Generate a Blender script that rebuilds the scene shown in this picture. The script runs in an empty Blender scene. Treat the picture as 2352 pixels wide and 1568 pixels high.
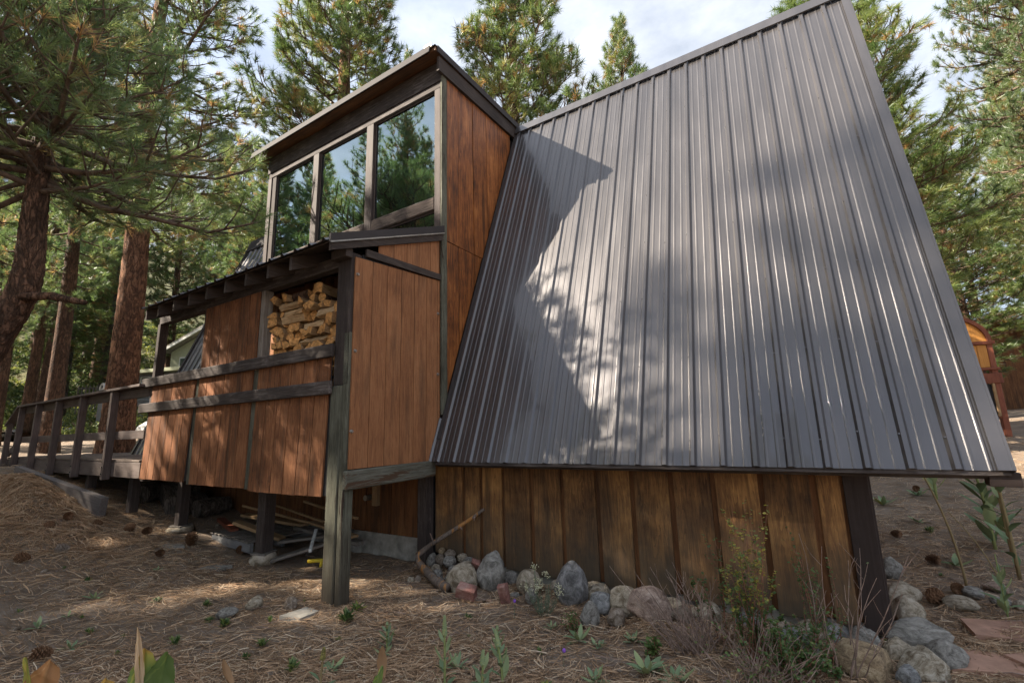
import bpy, math, random
import numpy as np
from mathutils import Matrix, Vector, Euler

# ------------------------------------------------------------------ camera, sky, sun, exposure
scene = bpy.context.scene
col = scene.collection
CAM = Vector((3.726, -2.954, 1.522))
YAW, PITCH, ROLL, FPX = math.radians(57.881), math.radians(10.778), math.radians(-1.666), 1062.552
fh = Vector((-math.cos(YAW), math.sin(YAW), 0)); rt = Vector((math.sin(YAW), math.cos(YAW), 0)); up = Vector((0, 0, 1))
fw = fh*math.cos(PITCH) + up*math.sin(PITCH)
uu = -fh*math.sin(PITCH) + up*math.cos(PITCH)
cr = rt*math.cos(ROLL) + uu*math.sin(ROLL)
cu = -rt*math.sin(ROLL) + uu*math.cos(ROLL)
cd = bpy.data.cameras.new('camera')
cam = bpy.data.objects.new('camera', cd); col.objects.link(cam)
M = Matrix.Identity(4)
for i in range(3):
    M[i][0], M[i][1], M[i][2], M[i][3] = cr[i], cu[i], -fw[i], CAM[i]
cam.matrix_world = M
cd.sensor_width = 36.0; cd.lens = FPX/2352*36.0
cd.clip_start = 0.05; cd.clip_end = 2000
scene.camera = cam

SUN = Vector((-0.627, -0.4845, 0.610)).normalized()          # towards the sun
EXPOSURE = 2.16
def nd(nt, typ, props=None, **inp):
    n = nt.nodes.new(typ)
    for k, v in (props or {}).items(): setattr(n, k, v)
    for k, v in inp.items():
        k = k.replace('_', ' ')
        s = n.inputs[int(k[1:])] if (k[0] == 'i' and k[1:].isdigit()) else n.inputs[k]
        if isinstance(v, bpy.types.NodeSocket): nt.links.new(v, s)
        else: s.default_value = v
    return n
def ramp(nt, fac, stops, interp='LINEAR'):
    n = nt.nodes.new('ShaderNodeValToRGB'); nt.links.new(fac, n.inputs[0])
    e = n.color_ramp.elements; n.color_ramp.interpolation = interp
    while len(e) < len(stops): e.new(0.5)
    for el, (p, c) in zip(e, stops):
        el.position = p; el.color = (c if isinstance(c, tuple) else (c, c, c)) + (1,)
    return n.outputs[0]
def mixc(nt, fac, a, b, blend='MIX'):
    n = nt.nodes.new('ShaderNodeMix'); n.data_type = 'RGBA'; n.blend_type = blend
    for s, v in ((n.inputs[0], fac), (n.inputs[6], a), (n.inputs[7], b)):
        if isinstance(v, bpy.types.NodeSocket): nt.links.new(v, s)
        elif isinstance(v, tuple): s.default_value = v + (1,)
        else: s.default_value = v
    return n.outputs[2]
def mth(nt, op, a, b=0.0, clamp=False):
    n = nt.nodes.new('ShaderNodeMath'); n.operation = op; n.use_clamp = clamp
    for s, v in ((n.inputs[0], a), (n.inputs[1], b)):
        if isinstance(v, bpy.types.NodeSocket): nt.links.new(v, s)
        else: s.default_value = v
    return n.outputs[0]

world = bpy.data.worlds.new('World'); scene.world = world; world.use_nodes = True
wt = world.node_tree; wt.nodes.clear()
sky = nd(wt, 'ShaderNodeTexSky', dict(sky_type='NISHITA', sun_disc=False, sun_elevation=math.asin(SUN.z),
         sun_rotation=math.atan2(SUN.x, SUN.y), air_density=1.0, dust_density=1.5, ozone_density=1.5, altitude=2400))
wc = nd(wt, 'ShaderNodeTexCoord')
mp = nd(wt, 'ShaderNodeMapping', Vector=wc.outputs['Generated'], Scale=(1.0, 1.0, 1.9))
n1 = nd(wt, 'ShaderNodeTexNoise', Vector=mp.outputs[0], Scale=2.3, Detail=7, Roughness=0.55, Distortion=0.5)
n2 = nd(wt, 'ShaderNodeTexNoise', Vector=mp.outputs[0], Scale=5.5, Detail=6, Roughness=0.6)
cover = ramp(wt, n1.outputs[0], [(0.34, 0.62), (0.56, 0.97)])
cloud = ramp(wt, n2.outputs[0], [(0.32, (1.22, 1.35, 1.58)), (0.7, (2.12, 2.22, 2.40))])
skyc = mixc(wt, cover, sky.outputs[0], cloud)
bg = nd(wt, 'ShaderNodeBackground', Color=skyc, Strength=0.125)
wo = nd(wt, 'ShaderNodeOutputWorld', Surface=bg.outputs[0])

sl = bpy.data.lights.new('sun', 'SUN'); sl.energy = 4.3; sl.angle = math.radians(0.55); sl.color = (1.0, 0.90, 0.76)
so = bpy.data.objects.new('sun', sl); col.objects.link(so)
so.rotation_euler = (-SUN).to_track_quat('-Z', 'Y').to_euler(); so.location = (-20, -16, 20)
vs = scene.view_settings
vs.view_transform = 'Standard'; vs.look = 'None'; vs.exposure = EXPOSURE; vs.gamma = 1.0; vs.use_curve_mapping = False
scene.render.engine = 'CYCLES'
scene.cycles.use_denoising = True
scene.cycles.use_adaptive_sampling = True; scene.cycles.adaptive_threshold = 0.02
scene.cycles.debug_use_spatial_splits = True
scene.cycles.max_bounces = 5; scene.cycles.diffuse_bounces = 2; scene.cycles.transmission_bounces = 3; scene.cycles.glossy_bounces = 3; scene.cycles.transparent_max_bounces = 8
scene.cycles.sample_clamp_indirect = 6.0

rng = random.Random(11)
nrg = np.random.default_rng(7)

# ------------------------------------------------------------------ helpers
WM = {}
def link(o, parent=None, world=None):
    col.objects.link(o)
    world = world or Matrix.Identity(4)
    o.matrix_basis = world
    WM[o.name] = world
    if parent is not None:
        o.parent = parent
        o.matrix_parent_inverse = WM[parent.name].inverted()
    return o
def tag(o, label=None, cat=None, group=None, kind=None):
    if label: o['label'] = label
    if cat: o['category'] = cat
    if group: o['group'] = group
    if kind: o['kind'] = kind
    return o
def empty(name, loc, label=None, cat=None, group=None):
    o = bpy.data.objects.new(name, None); o.empty_display_size = 0.2
    link(o, None, Matrix.Translation(loc))
    return tag(o, label, cat, group)
def mesh(name, v, f, mats, smooth=False, mi=None):
    me = bpy.data.meshes.new(name)
    if isinstance(v, np.ndarray) and isinstance(f, np.ndarray):
        nv, nf, k = len(v), len(f), f.shape[1]
        me.vertices.add(nv); me.vertices.foreach_set('co', v.astype(np.float32).ravel())
        me.loops.add(nf*k); me.loops.foreach_set('vertex_index', f.astype(np.int32).ravel())
        me.polygons.add(nf); me.polygons.foreach_set('loop_start', np.arange(0, nf*k, k, dtype=np.int32))
        me.update(calc_edges=True)
    else:
        me.from_pydata([tuple(map(float, p)) for p in v], [], [tuple(map(int, q)) for q in f]); me.update()
    for m in (mats if isinstance(mats, (list, tuple)) else [mats]): me.materials.append(m)
    if mi is not None: me.polygons.foreach_set('material_index', np.asarray(mi, np.int32))
    if smooth: me.polygons.foreach_set('use_smooth', np.ones(len(me.polygons), bool))
    return me
def ob(name, me, parent=None, world=None, **tags):
    o = bpy.data.objects.new(name, me); link(o, parent, world)
    return tag(o, **tags) if tags else o
def TR(loc, rot=(0, 0, 0), sc=None):
    m = Matrix.Translation(loc) @ Euler(rot).to_matrix().to_4x4()
    if sc is not None:
        s = Matrix.Identity(4)
        for i in range(3): s[i][i] = sc[i] if hasattr(sc, '__len__') else sc
        m = m @ s
    return m
_bc = {}
def cbox(d, b):
    """chamfered box, centred"""
    x, y, z = (q/2 for q in d); b = min(b, 0.45*min(d))
    v = []; idx = {}
    for sx in (-1, 1):
        for sy in (-1, 1):
            for sz in (-1, 1):
                for ax in range(3):
                    p = [sx*(x-b), sy*(y-b), sz*(z-b)]; p[ax] = (sx*x, sy*y, sz*z)[ax]
                    idx[(sx, sy, sz, ax)] = len(v); v.append(p)
    f = []
    for ax in range(3):
        a, c = [k for k in range(3) if k != ax]
        for s in (-1, 1):
            q = []
            for (i, j) in ((-1, -1), (1, -1), (1, 1), (-1, 1)):
                k = [0, 0, 0]; k[ax] = s; k[a] = i; k[c] = j; q.append(idx[tuple(k)+(ax,)])
            f.append(q)
    for ax in range(3):
        a, c = [k for k in range(3) if k != ax]
        for i in (-1, 1):
            for j in (-1, 1):
                k0 = [0, 0, 0]; k0[a] = i; k0[c] = j; k0[ax] = -1; k1 = k0[:]; k1[ax] = 1
                f.append([idx[tuple(k0)+(a,)], idx[tuple(k1)+(a,)], idx[tuple(k1)+(c,)], idx[tuple(k0)+(c,)]])
    for sx in (-1, 1):
        for sy in (-1, 1):
            for sz in (-1, 1):
                f.append([idx[(sx, sy, sz, a)] for a in range(3)])
    cen = np.array(v)
    out = []
    for q in f:
        pts = cen[q]; n = np.cross(pts[1]-pts[0], pts[2]-pts[0])
        out.append(q if np.dot(n, pts.mean(0)) > 0 else q[::-1])
    return v, out
def box(name, lo, hi, m, parent=None, rot=None, b=0.004, jit=0.0, **tags):
    """axis-aligned bevelled box from lo to hi (world), optional rotation about its centre"""
    d = tuple(round(hi[i]-lo[i], 4) for i in range(3))
    key = (d, m.name, b)
    if key not in _bc:
        v, f = cbox(d, b); _bc[key] = mesh(name, v, f, m)
    c = [(lo[i]+hi[i])/2 for i in range(3)]
    r = rot or (0, 0, 0)
    if jit: r = tuple(q + rng.uniform(-jit, jit) for q in r)
    return ob(name, _bc[key], parent, TR(c, r), **tags)
def bar(name, p0, p1, w, h, m, parent=None, roll=0.0, b=0.004, **tags):
    """bevelled bar from p0 to p1; local z along it, w sideways, h upwards"""
    p0, p1 = Vector(p0), Vector(p1); L = (p1-p0).length; z = (p1-p0).normalized()
    x = Vector((0, 0, 1)).cross(z)
    if x.length < 1e-4: x = Vector((1, 0, 0))
    x.normalize(); y = z.cross(x)
    R = Matrix((x, y, z)).transposed().to_4x4()
    if roll: R = R @ Matrix.Rotation(roll, 4, 'Z')
    d = (round(w, 4), round(h, 4), round(L, 4)); key = (d, m.name, b)
    if key not in _bc:
        v, f = cbox(d, b); _bc[key] = mesh(name, v, f, m)
    return ob(name, _bc[key], parent, Matrix.Translation((p0+p1)/2) @ R, **tags)
def prism_vf(poly, ax, a0, a1):
    n = len(poly); v = []
    o = [k for k in range(3) if k != ax]
    for a in (a0, a1):
        for (p, q) in poly:
            t = [0, 0, 0]; t[ax] = a; t[o[0]] = p; t[o[1]] = q; v.append(t)
    f = [list(range(n)), list(range(n, 2*n))] + [[i, (i+1) % n, n+(i+1) % n, n+i] for i in range(n)]
    P = np.array(v, float); c = P.mean(0); out = []
    for q in f:
        pts = P[q]; nn = np.cross(pts[1]-pts[0], pts[2]-pts[0])
        out.append(q if np.dot(nn, pts.mean(0)-c) > 0 else q[::-1])
    return v, out
def prism(name, poly, ax, a0, a1, m, parent=None, **tags):
    v, f = prism_vf(poly, ax, a0, a1)
    c = np.array(v).mean(0); v = np.array(v)-c
    me = mesh(name, v.tolist(), f, m)
    return ob(name, me, parent, Matrix.Translation(c), **tags)
def tube_vf(pts, rad, n=8, cap=True):
    pts = np.array(pts, float); k = len(pts); rad = np.broadcast_to(np.asarray(rad, float), (k,))
    t = np.gradient(pts, axis=0); t /= np.linalg.norm(t, axis=1)[:, None]+1e-9
    ref = np.array([0, 0, 1.0]) if abs(t[0][2]) < .9 else np.array([1.0, 0, 0])
    v = []
    u = np.cross(t[0], ref); u /= np.linalg.norm(u)
    for i in range(k):
        u = u - t[i]*np.dot(u, t[i]); u /= np.linalg.norm(u)+1e-9; w = np.cross(t[i], u)
        for j in range(n):
            a = 2*math.pi*j/n; v.append(pts[i]+rad[i]*(math.cos(a)*u+math.sin(a)*w))
    f = []
    for i in range(k-1):
        for j in range(n):
            a, b_ = i*n+j, i*n+(j+1) % n
            f.append([a, b_, b_+n, a+n])
    if cap:
        f.append(list(range(n))[::-1]); f.append([(k-1)*n+j for j in range(n)])
    return v, f
class MB:
    """collects pieces of ONE part"""
    def __init__(s): s.v = []; s.f = []; s.mi = []
    def add(s, v, f, mi=0):
        o = len(s.v); s.v += [tuple(p) for p in v]; s.f += [[i+o for i in q] for q in f]; s.mi += [mi]*len(f); return s
    def box(s, lo, hi, mi=0, b=0.004):
        v, f = cbox([hi[i]-lo[i] for i in range(3)], b); c = [(hi[i]+lo[i])/2 for i in range(3)]
        return s.add([[p[i]+c[i] for i in range(3)] for p in v], f, mi)
    def tube(s, pts, rad, n=8, mi=0): return s.add(*tube_vf(pts, rad, n), mi)
    def prism(s, poly, ax, a0, a1, mi=0): return s.add(*prism_vf(poly, ax, a0, a1), mi)
    def build(s, name, mats, parent=None, world=None, smooth=False, **tags):
        return ob(name, mesh(name, s.v, s.f, mats, smooth, s.mi), parent, world, **tags)
def snoise(x, y, seed=0, n=10, f0=0.3, gain=0.62, lac=1.45):
    r = np.random.default_rng(seed); z = 0; a = 1; f = f0
    for i in range(n):
        th = r.uniform(0, 6.28); ph = r.uniform(0, 6.28)
        z = z + a*np.sin((x*math.cos(th)+y*math.sin(th))*f*6.28+ph + 1.3*np.sin((y*math.cos(th)-x*math.sin(th))*f*2.7+ph*2))
        a *= gain; f *= lac
    return z
def sst(a, b, x):
    t = np.clip((x-a)/(b-a), 0, 1); return t*t*(3-2*t)
def gz(x, y, fine=True):
    x = np.asarray(x, float); y = np.asarray(y, float)
    s = np.clip((-1.5-x)/9, 0, 1); z = 1.05*s*s*(3-2*s) + .055*np.maximum(0, -x-12)
    z = z + .36*np.exp(-((x+6.5)/1.35)**2-((y+.74)/.40)**2)
    z = z + .118*np.clip(y-3.6, 0, 14)*sst(-1, 2.5, x) + .03*np.maximum(0, y-17.6)*sst(-1, 2.5, x)
    z = z + .21*np.clip(y-2.6, 0, 12)*sst(-13, -19, x)
    z = z + .30*np.maximum(0, -x-33) + .02*np.maximum(0, np.hypot(x, y)-45)
    z = z - .05*sst(2.6, 1.0, np.hypot(x-3.7, y-.6))*0
    if fine:
        amp = 0.010+0.05*sst(8, 30, np.hypot(x, y))
        z = z + amp*snoise(x, y, 3, 9, .35)
    return z
def gzs(x, y): return float(gz(x, y))
# ------------------------------------------------------------------ materials
def newmat(name):
    m = bpy.data.materials.new(name); m.use_nodes = True; nt = m.node_tree; nt.nodes.clear(); return m, nt
def finish(nt, color, rough=0.7, bump=None, bstr=0.3, bdist=0.01, spec=0.3, metal=0.0, coat=0.0, normal=None, trans=None):
    p = nd(nt, 'ShaderNodeBsdfPrincipled', Metallic=metal)
    for k, v in (('Base Color', color), ('Roughness', rough), ('Specular IOR Level', spec), ('Coat Weight', coat)):
        if isinstance(v, bpy.types.NodeSocket): nt.links.new(v, p.inputs[k])
        else: p.inputs[k].default_value = (v + (1,)) if isinstance(v, tuple) else v
    if bump is not None:
        b = nd(nt, 'ShaderNodeBump', Strength=bstr, Distance=bdist, Height=bump); nt.links.new(b.outputs[0], p.inputs['Normal'])
    sh = p.outputs[0]
    if trans is not None:
        t = nd(nt, 'ShaderNodeBsdfTranslucent', Color=trans[0] if isinstance(trans[0], bpy.types.NodeSocket) else trans[0]+(1,))
        mx = nd(nt, 'ShaderNodeMixShader', i0=trans[1], i1=sh, i2=t.outputs[0]); sh = mx.outputs[0]
    nd(nt, 'ShaderNodeOutputMaterial', Surface=sh)
def objvec(nt, scale, rscale=23.0):
    tc = nd(nt, 'ShaderNodeTexCoord'); oi = nd(nt, 'ShaderNodeObjectInfo')
    off = nd(nt, 'ShaderNodeVectorMath', dict(operation='SCALE'), i0=(1.0, 0.73, 1.37)); nt.links.new(mth(nt, 'MULTIPLY', oi.outputs['Random'], rscale), off.inputs['Scale'])
    ad = nd(nt, 'ShaderNodeVectorMath', dict(operation='ADD'), i0=tc.outputs['Object'], i1=off.outputs[0])
    mp = nd(nt, 'ShaderNodeMapping', Vector=ad.outputs[0], Scale=scale)
    return mp.outputs[0], ad.outputs[0], oi.outputs['Random'], tc
def wood(name, stops, axis=2, g=16.0, rough=0.8, bstr=0.35, vary=0.35, saw=False, stain=None, peel=None, spec=0.2, foot=None, streak=.55):
    m, nt = newmat(name)
    sc = [g, g, g]; sc[axis] = g*0.07
    v, raw, rnd, tc = objvec(nt, tuple(sc))
    a = nd(nt, 'ShaderNodeTexNoise', Vector=v, Scale=2.2, Detail=9, Roughness=.62, Distortion=.9)
    b = nd(nt, 'ShaderNodeTexNoise', Vector=raw, Scale=1.7, Detail=5, Roughness=.6)
    w = nd(nt, 'ShaderNodeTexNoise', Vector=v, Scale=.55, Detail=4, Roughness=.5, Distortion=2.2)
    ring = mth(nt, 'FRACT', mth(nt, 'MULTIPLY', w.outputs[0], 7.0))
    f = mth(nt, 'ADD', mth(nt, 'MULTIPLY', a.outputs[0], streak), mth(nt, 'MULTIPLY', b.outputs[0], 1-streak))
    f = mth(nt, 'ADD', f, mth(nt, 'MULTIPLY', mth(nt, 'SUBTRACT', ring, .5), .10))
    c = ramp(nt, f, stops)
    hs = nd(nt, 'ShaderNodeHueSaturation', Color=c)
    nt.links.new(mth(nt, 'ADD', mth(nt, 'MULTIPLY', rnd, vary), 1-vary/2), hs.inputs['Value'])
    c = hs.outputs[0]
    if stain:      # dark weather streaks running down the grain
        sv = [9, 9, 9]; sv[axis] = .8
        smp = nd(nt, 'ShaderNodeMapping', Vector=raw, Scale=tuple(sv))
        s1 = nd(nt, 'ShaderNodeTexNoise', Vector=smp.outputs[0], Scale=1.0, Detail=5, Roughness=.65)
        c = mixc(nt, ramp(nt, s1.outputs[0], [(.50, 0.0), (.72, stain[1])]), c, stain[0])
    if foot:       # near the ground: old grey weathering on the wall, a darker tone on the post
        geo = nd(nt, 'ShaderNodeNewGeometry'); sx = nd(nt, 'ShaderNodeSeparateXYZ', Vector=geo.outputs['Position'])
        fv = nd(nt, 'ShaderNodeTexNoise', Vector=geo.outputs['Position'], Scale=2.2, Detail=6, Roughness=.6)
        hz = mth(nt, 'ADD', sx.outputs['Z'], mth(nt, 'MULTIPLY', mth(nt, 'SUBTRACT', fv.outputs[0], .5), 1.1))
        mr = nd(nt, 'ShaderNodeMapRange', Value=hz, i1=foot[1], i2=foot[2], i3=foot[3], i4=0.0)
        c = mixc(nt, mr.outputs[0], c, foot[0])
    if peel:
        pm = nd(nt, 'ShaderNodeTexNoise', Vector=v, Scale=.9, Detail=8, Roughness=.7, Distortion=.6)
        c = mixc(nt, ramp(nt, pm.outputs[0], [(peel[1], 0.0), (peel[1]+.04, 1.0)]), c, peel[0])
    hgt = a.outputs[0]
    if saw:
        sm = nd(nt, 'ShaderNodeTexNoise', Vector=nd(nt, 'ShaderNodeMapping', Vector=raw, Scale=(3, 3, 160)).outputs[0], Scale=1.0, Detail=2)
        hgt = mth(nt, 'ADD', hgt, mth(nt, 'MULTIPLY', sm.outputs[0], .35))
    finish(nt, c, rough, hgt, bstr, .004, spec)
    return m
def simple(name, colr, rough=.6, metal=0.0, spec=.4, var=0.12, nscale=9.0, bstr=.1, coat=0.0):
    m, nt = newmat(name)
    v, raw, rnd, tc = objvec(nt, (1, 1, 1))
    n = nd(nt, 'ShaderNodeTexNoise', Vector=raw, Scale=nscale, Detail=7, Roughness=.65)
    d = tuple(q*(1-var*2) for q in colr); l = tuple(min(1, q*(1+var*2)) for q in colr)
    c = ramp(nt, n.outputs[0], [(.3, d), (.7, l)])
    finish(nt, c, rough, n.outputs[0], bstr, .004, spec, metal, coat)
    return m
K = {}
K['t111'] = wood('stained_plywood_siding', [(.34, (.060, .027, .014)), (.5, (.205, .083, .036)), (.68, (.36, .165, .076))], 2, 24, .78, .5, .30, saw=True, stain=((.05, .030, .020), .85))
K['t111end'] = wood('sheltered_plywood_siding', [(.32, (.15, .062, .028)), (.5, (.29, .125, .054)), (.72, (.40, .195, .090))], 2, 24, .75, .35, .16, saw=True, stain=((.085, .045, .026), .7))
K['cedar'] = wood('oiled_cedar_board', [(.36, (.045, .016, .006)), (.5, (.26, .085, .022)), (.68, (.48, .19, .055))], 2, 20, .55, .3, .30, stain=((.03, .015, .009), .9), spec=.35)
K['wallboard'] = wood('old_lower_wall_board', [(.34, (.055, .028, .014)), (.5, (.175, .086, .033)), (.66, (.40, .205, .070))], 2, 20, .75, .4, .42, saw=True, stain=((.030, .020, .014), .8), foot=((.085, .072, .052), -.05, 0.85, .85), streak=.32)
K['backboard'] = wood('dark_base_wall_board', [(.28, (.05, .022, .010)), (.5, (.14, .06, .024)), (.74, (.23, .11, .045))], 2, 12, .8, .3, .3, stain=((.03, .02, .014), .8))  # darker brown than the old lower wall boards
K['trim'] = wood('weathered_brown_trim', [(.30, (.024, .018, .015)), (.55, (.062, .048, .042)), (.8, (.15, .125, .11))], 2, 20, .78, .45, .25)
K['trimx'] = wood('weathered_brown_rail', [(.30, (.022, .017, .014)), (.52, (.062, .049, .043)), (.72, (.19, .165, .15))], 0, 20, .78, .55, .2)
K['trimy'] = wood('weathered_brown_rafter', [(.30, (.025, .019, .016)), (.55, (.065, .050, .042)), (.8, (.13, .105, .09))], 1, 20, .8, .4, .25)
K['trimbar'] = wood('brown_painted_bar', [(.30, (.035, .025, .021)), (.55, (.068, .050, .043)), (.8, (.11, .085, .075))], 2, 18, .7, .35, .2)
K['deckpaint'] = wood('brown_deck_paint', [(.30, (.06, .044, .038)), (.55, (.125, .095, .083)), (.8, (.19, .15, .13))], 2, 18, .7, .3, .2)
K['plank'] = wood('greyed_plank', [(.30, (.085, .070, .064)), (.55, (.15, .13, .12)), (.8, (.22, .195, .18))], 2, 18, .8, .3, .1)
K['deckpaintx'] = wood('brown_deck_paint_long', [(.30, (.065, .048, .041)), (.55, (.14, .108, .094)), (.8, (.22, .18, .155))], 0, 18, .7, .3, .2)
K['floorx'] = wood('worn_deck_plank', [(.30, (.07, .05, .04)), (.55, (.15, .115, .095)), (.8, (.24, .20, .17))], 0, 16, .8, .4, .3)
K['green'] = wood('green_grey_old_post', [(.32, (.035, .032, .023)), (.5, (.100, .097, .070)), (.74, (.185, .18, .138))], 2, 22, .85, .8, .12, peel=((.035, .022, .015), .58), foot=((.055, .040, .028), -0.05, 0.75, .8))
K['greeny'] = wood('green_grey_old_beam', [(.32, (.045, .040, .030)), (.5, (.115, .110, .084)), (.74, (.20, .19, .155))], 1, 22, .85, .8, .12, peel=((.075, .044, .026), .53))
K['pale'] = wood('sun_bleached_post', [(.30, (.10, .08, .06)), (.52, (.26, .22, .18)), (.78, (.42, .38, .32))], 2, 18, .85, .5, .15, peel=((.09, .06, .045), .62))
K['oldbeam'] = wood('cracked_old_sill', [(.34, (.012, .009, .008)), (.46, (.055, .042, .035)), (.70, (.17, .13, .105))], 0, 22, .85, .9, .1)
K['corner'] = wood('brown_corner_board', [(.30, (.028, .019, .016)), (.55, (.042, .030, .026)), (.8, (.06, .046, .04))], 2, 18, .7, .3, .1, saw=True)
K['soffit'] = wood('stained_soffit_wood', [(.30, (.035, .018, .010)), (.5, (.09, .040, .018)), (.75, (.20, .085, .03))], 0, 10, .7, .3, .1, stain=((.02, .014, .012), .8))
K['wet'] = wood('interior_pine', [(.30, (.10, .06, .03)), (.55, (.16, .10, .05)), (.8, (.22, .15, .08))], 2, 10, .6, .1, .2)
K['lumber'] = wood('scrap_lumber', [(.30, (.20, .12, .06)), (.55, (.32, .21, .11)), (.8, (.42, .30, .18))], 2, 14, .8, .3, .4)
K['oldlumber'] = wood('grey_scrap_lumber', [(.30, (.08, .068, .055)), (.55, (.16, .14, .12)), (.8, (.24, .22, .19))], 2, 14, .85, .4, .3)
K['palletx'] = wood('grey_pallet_wood', [(.30, (.10, .097, .095)), (.55, (.19, .187, .185)), (.8, (.28, .275, .27))], 0, 14, .85, .4, .2)
K['play'] = wood('golden_playhouse_wood', [(.30, (.36, .15, .03)), (.55, (.52, .24, .06)), (.8, (.62, .33, .10))], 2, 10, .6, .1, .2)
K['playred'] = wood('red_brown_playhouse_post', [(.30, (.10, .03, .017)), (.55, (.20, .065, .035)), (.8, (.28, .10, .05))], 2, 10, .6, .1, .2)
K['split'] = wood('split_firewood_side', [(.32, (.18, .095, .042)), (.5, (.44, .28, .14)), (.70, (.66, .50, .32))], 1, 30, .9, 1.0, .5)
K['splitend'] = simple('firewood_cut_end', (.48, .25, .09), .85, 0, .15, .32, 30, .6)
K['bolt'] = simple('dull_bolt', (.28, .26, .23), .45, .8, .5)
K['darkbolt'] = simple('dark_screw', (.05, .045, .042), .4, .5, .5)
K['concrete'] = simple('weathered_concrete', (.27, .25, .215), .9, 0, .2, .22, 7, .6)
K['brick'] = rockmat_brick = None
K['flag'] = simple('pink_sandstone', (.40, .235, .165), .85, 0, .2, .14, 8, .35)
K['black'] = simple('flat_black', (.02, .02, .021), .5)
K['yellow'] = simple('yellow_plastic', (.62, .44, .02), .45)
K['pink'] = simple('pink_plastic', (.55, .10, .35), .45)
K['white'] = simple('white_paint', (.62, .62, .58), .6)
K['housewall'] = simple('pale_green_wall', (.36, .37, .25), .8, 0, .2, .06, 4, .1)
K['housedark'] = simple('olive_wall', (.17, .19, .13), .8, 0, .2, .06, 4, .1)
K['houseroof'] = simple('grey_shingle', (.30, .28, .24), .9, 0, .2, .15, 12, .3)
K['greyside'] = simple('grey_siding', (.17, .175, .18), .8, 0, .2, .08, 5, .1)
K['tinroof'] = simple('galvanised_roof', (.38, .42, .48), .4, .7, .5, .08, 4, .05)
K['fencewood'] = simple('grey_fence', (.13, .115, .10), .85, 0, .2, .2, 5, .2)
K['asphalt'] = simple('asphalt', (.085, .085, .09), .9, 0, .2, .15, 30, .3)

# dark bronze painted roof metal
m, nt = newmat('dark_bronze_roof_metal'); K['metal'] = m
geo = nd(nt, 'ShaderNodeNewGeometry')
mpm = nd(nt, 'ShaderNodeMapping', Vector=geo.outputs['Position'], Scale=(5, 1.0, .6))
na = nd(nt, 'ShaderNodeTexNoise', Vector=mpm.outputs[0], Scale=1.2, Detail=6, Roughness=.6)
nb = nd(nt, 'ShaderNodeTexNoise', Vector=geo.outputs['Position'], Scale=70, Detail=3)
cm = ramp(nt, na.outputs[0], [(.25, (.074, .068, .067)), (.75, (.112, .103, .102))])
rm = mth(nt, 'ADD', mth(nt, 'MULTIPLY', na.outputs[0], .26), .20)
finish(nt, cm, rm, nb.outputs[0], .02, .002, .7, .55, .45)
# flashings: darker, duller bronze with the dormer edge's tree shade put into it
K['flash'] = simple('dark_bronze_flashing', (.048, .042, .041), .8, .0, .2, .06, 5, .02)
K['flash_sunlit'] = simple('sunlit_end_flashing', (.42, .38, .33), .5, .4, .5, .1, 12, .05)  # paler copy of the flashing: sunlight on its end piece painted in

# window glass: coated pane, tinted, strong mirror
m, nt = newmat('coated_window_glass'); K['glass'] = m
fr = nd(nt, 'ShaderNodeFresnel', IOR=1.55)
fac = mth(nt, 'ADD', mth(nt, 'MULTIPLY', fr.outputs[0], 1.2), .40, True)
gl = nd(nt, 'ShaderNodeBsdfGlossy', Color=(.74, .90, .97, 1), Roughness=.012)
bw = nd(nt, 'ShaderNodeTexNoise', Vector=nd(nt, 'ShaderNodeTexCoord').outputs['Object'], Scale=1.6, Detail=2)
bb = nd(nt, 'ShaderNodeBump', Strength=.035, Distance=.02, Height=bw.outputs[0]); nt.links.new(bb.outputs[0], gl.inputs['Normal'])
tr = nd(nt, 'ShaderNodeBsdfTransparent', Color=(.50, .58, .58, 1))
mx = nd(nt, 'ShaderNodeMixShader', i0=fac, i1=tr.outputs[0], i2=gl.outputs[0]); nd(nt, 'ShaderNodeOutputMaterial', Surface=mx.outputs[0])
K['farglass'] = simple('far_window_glass', (.045, .065, .06), .08, 0, .8, .1, 2, 0)

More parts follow.
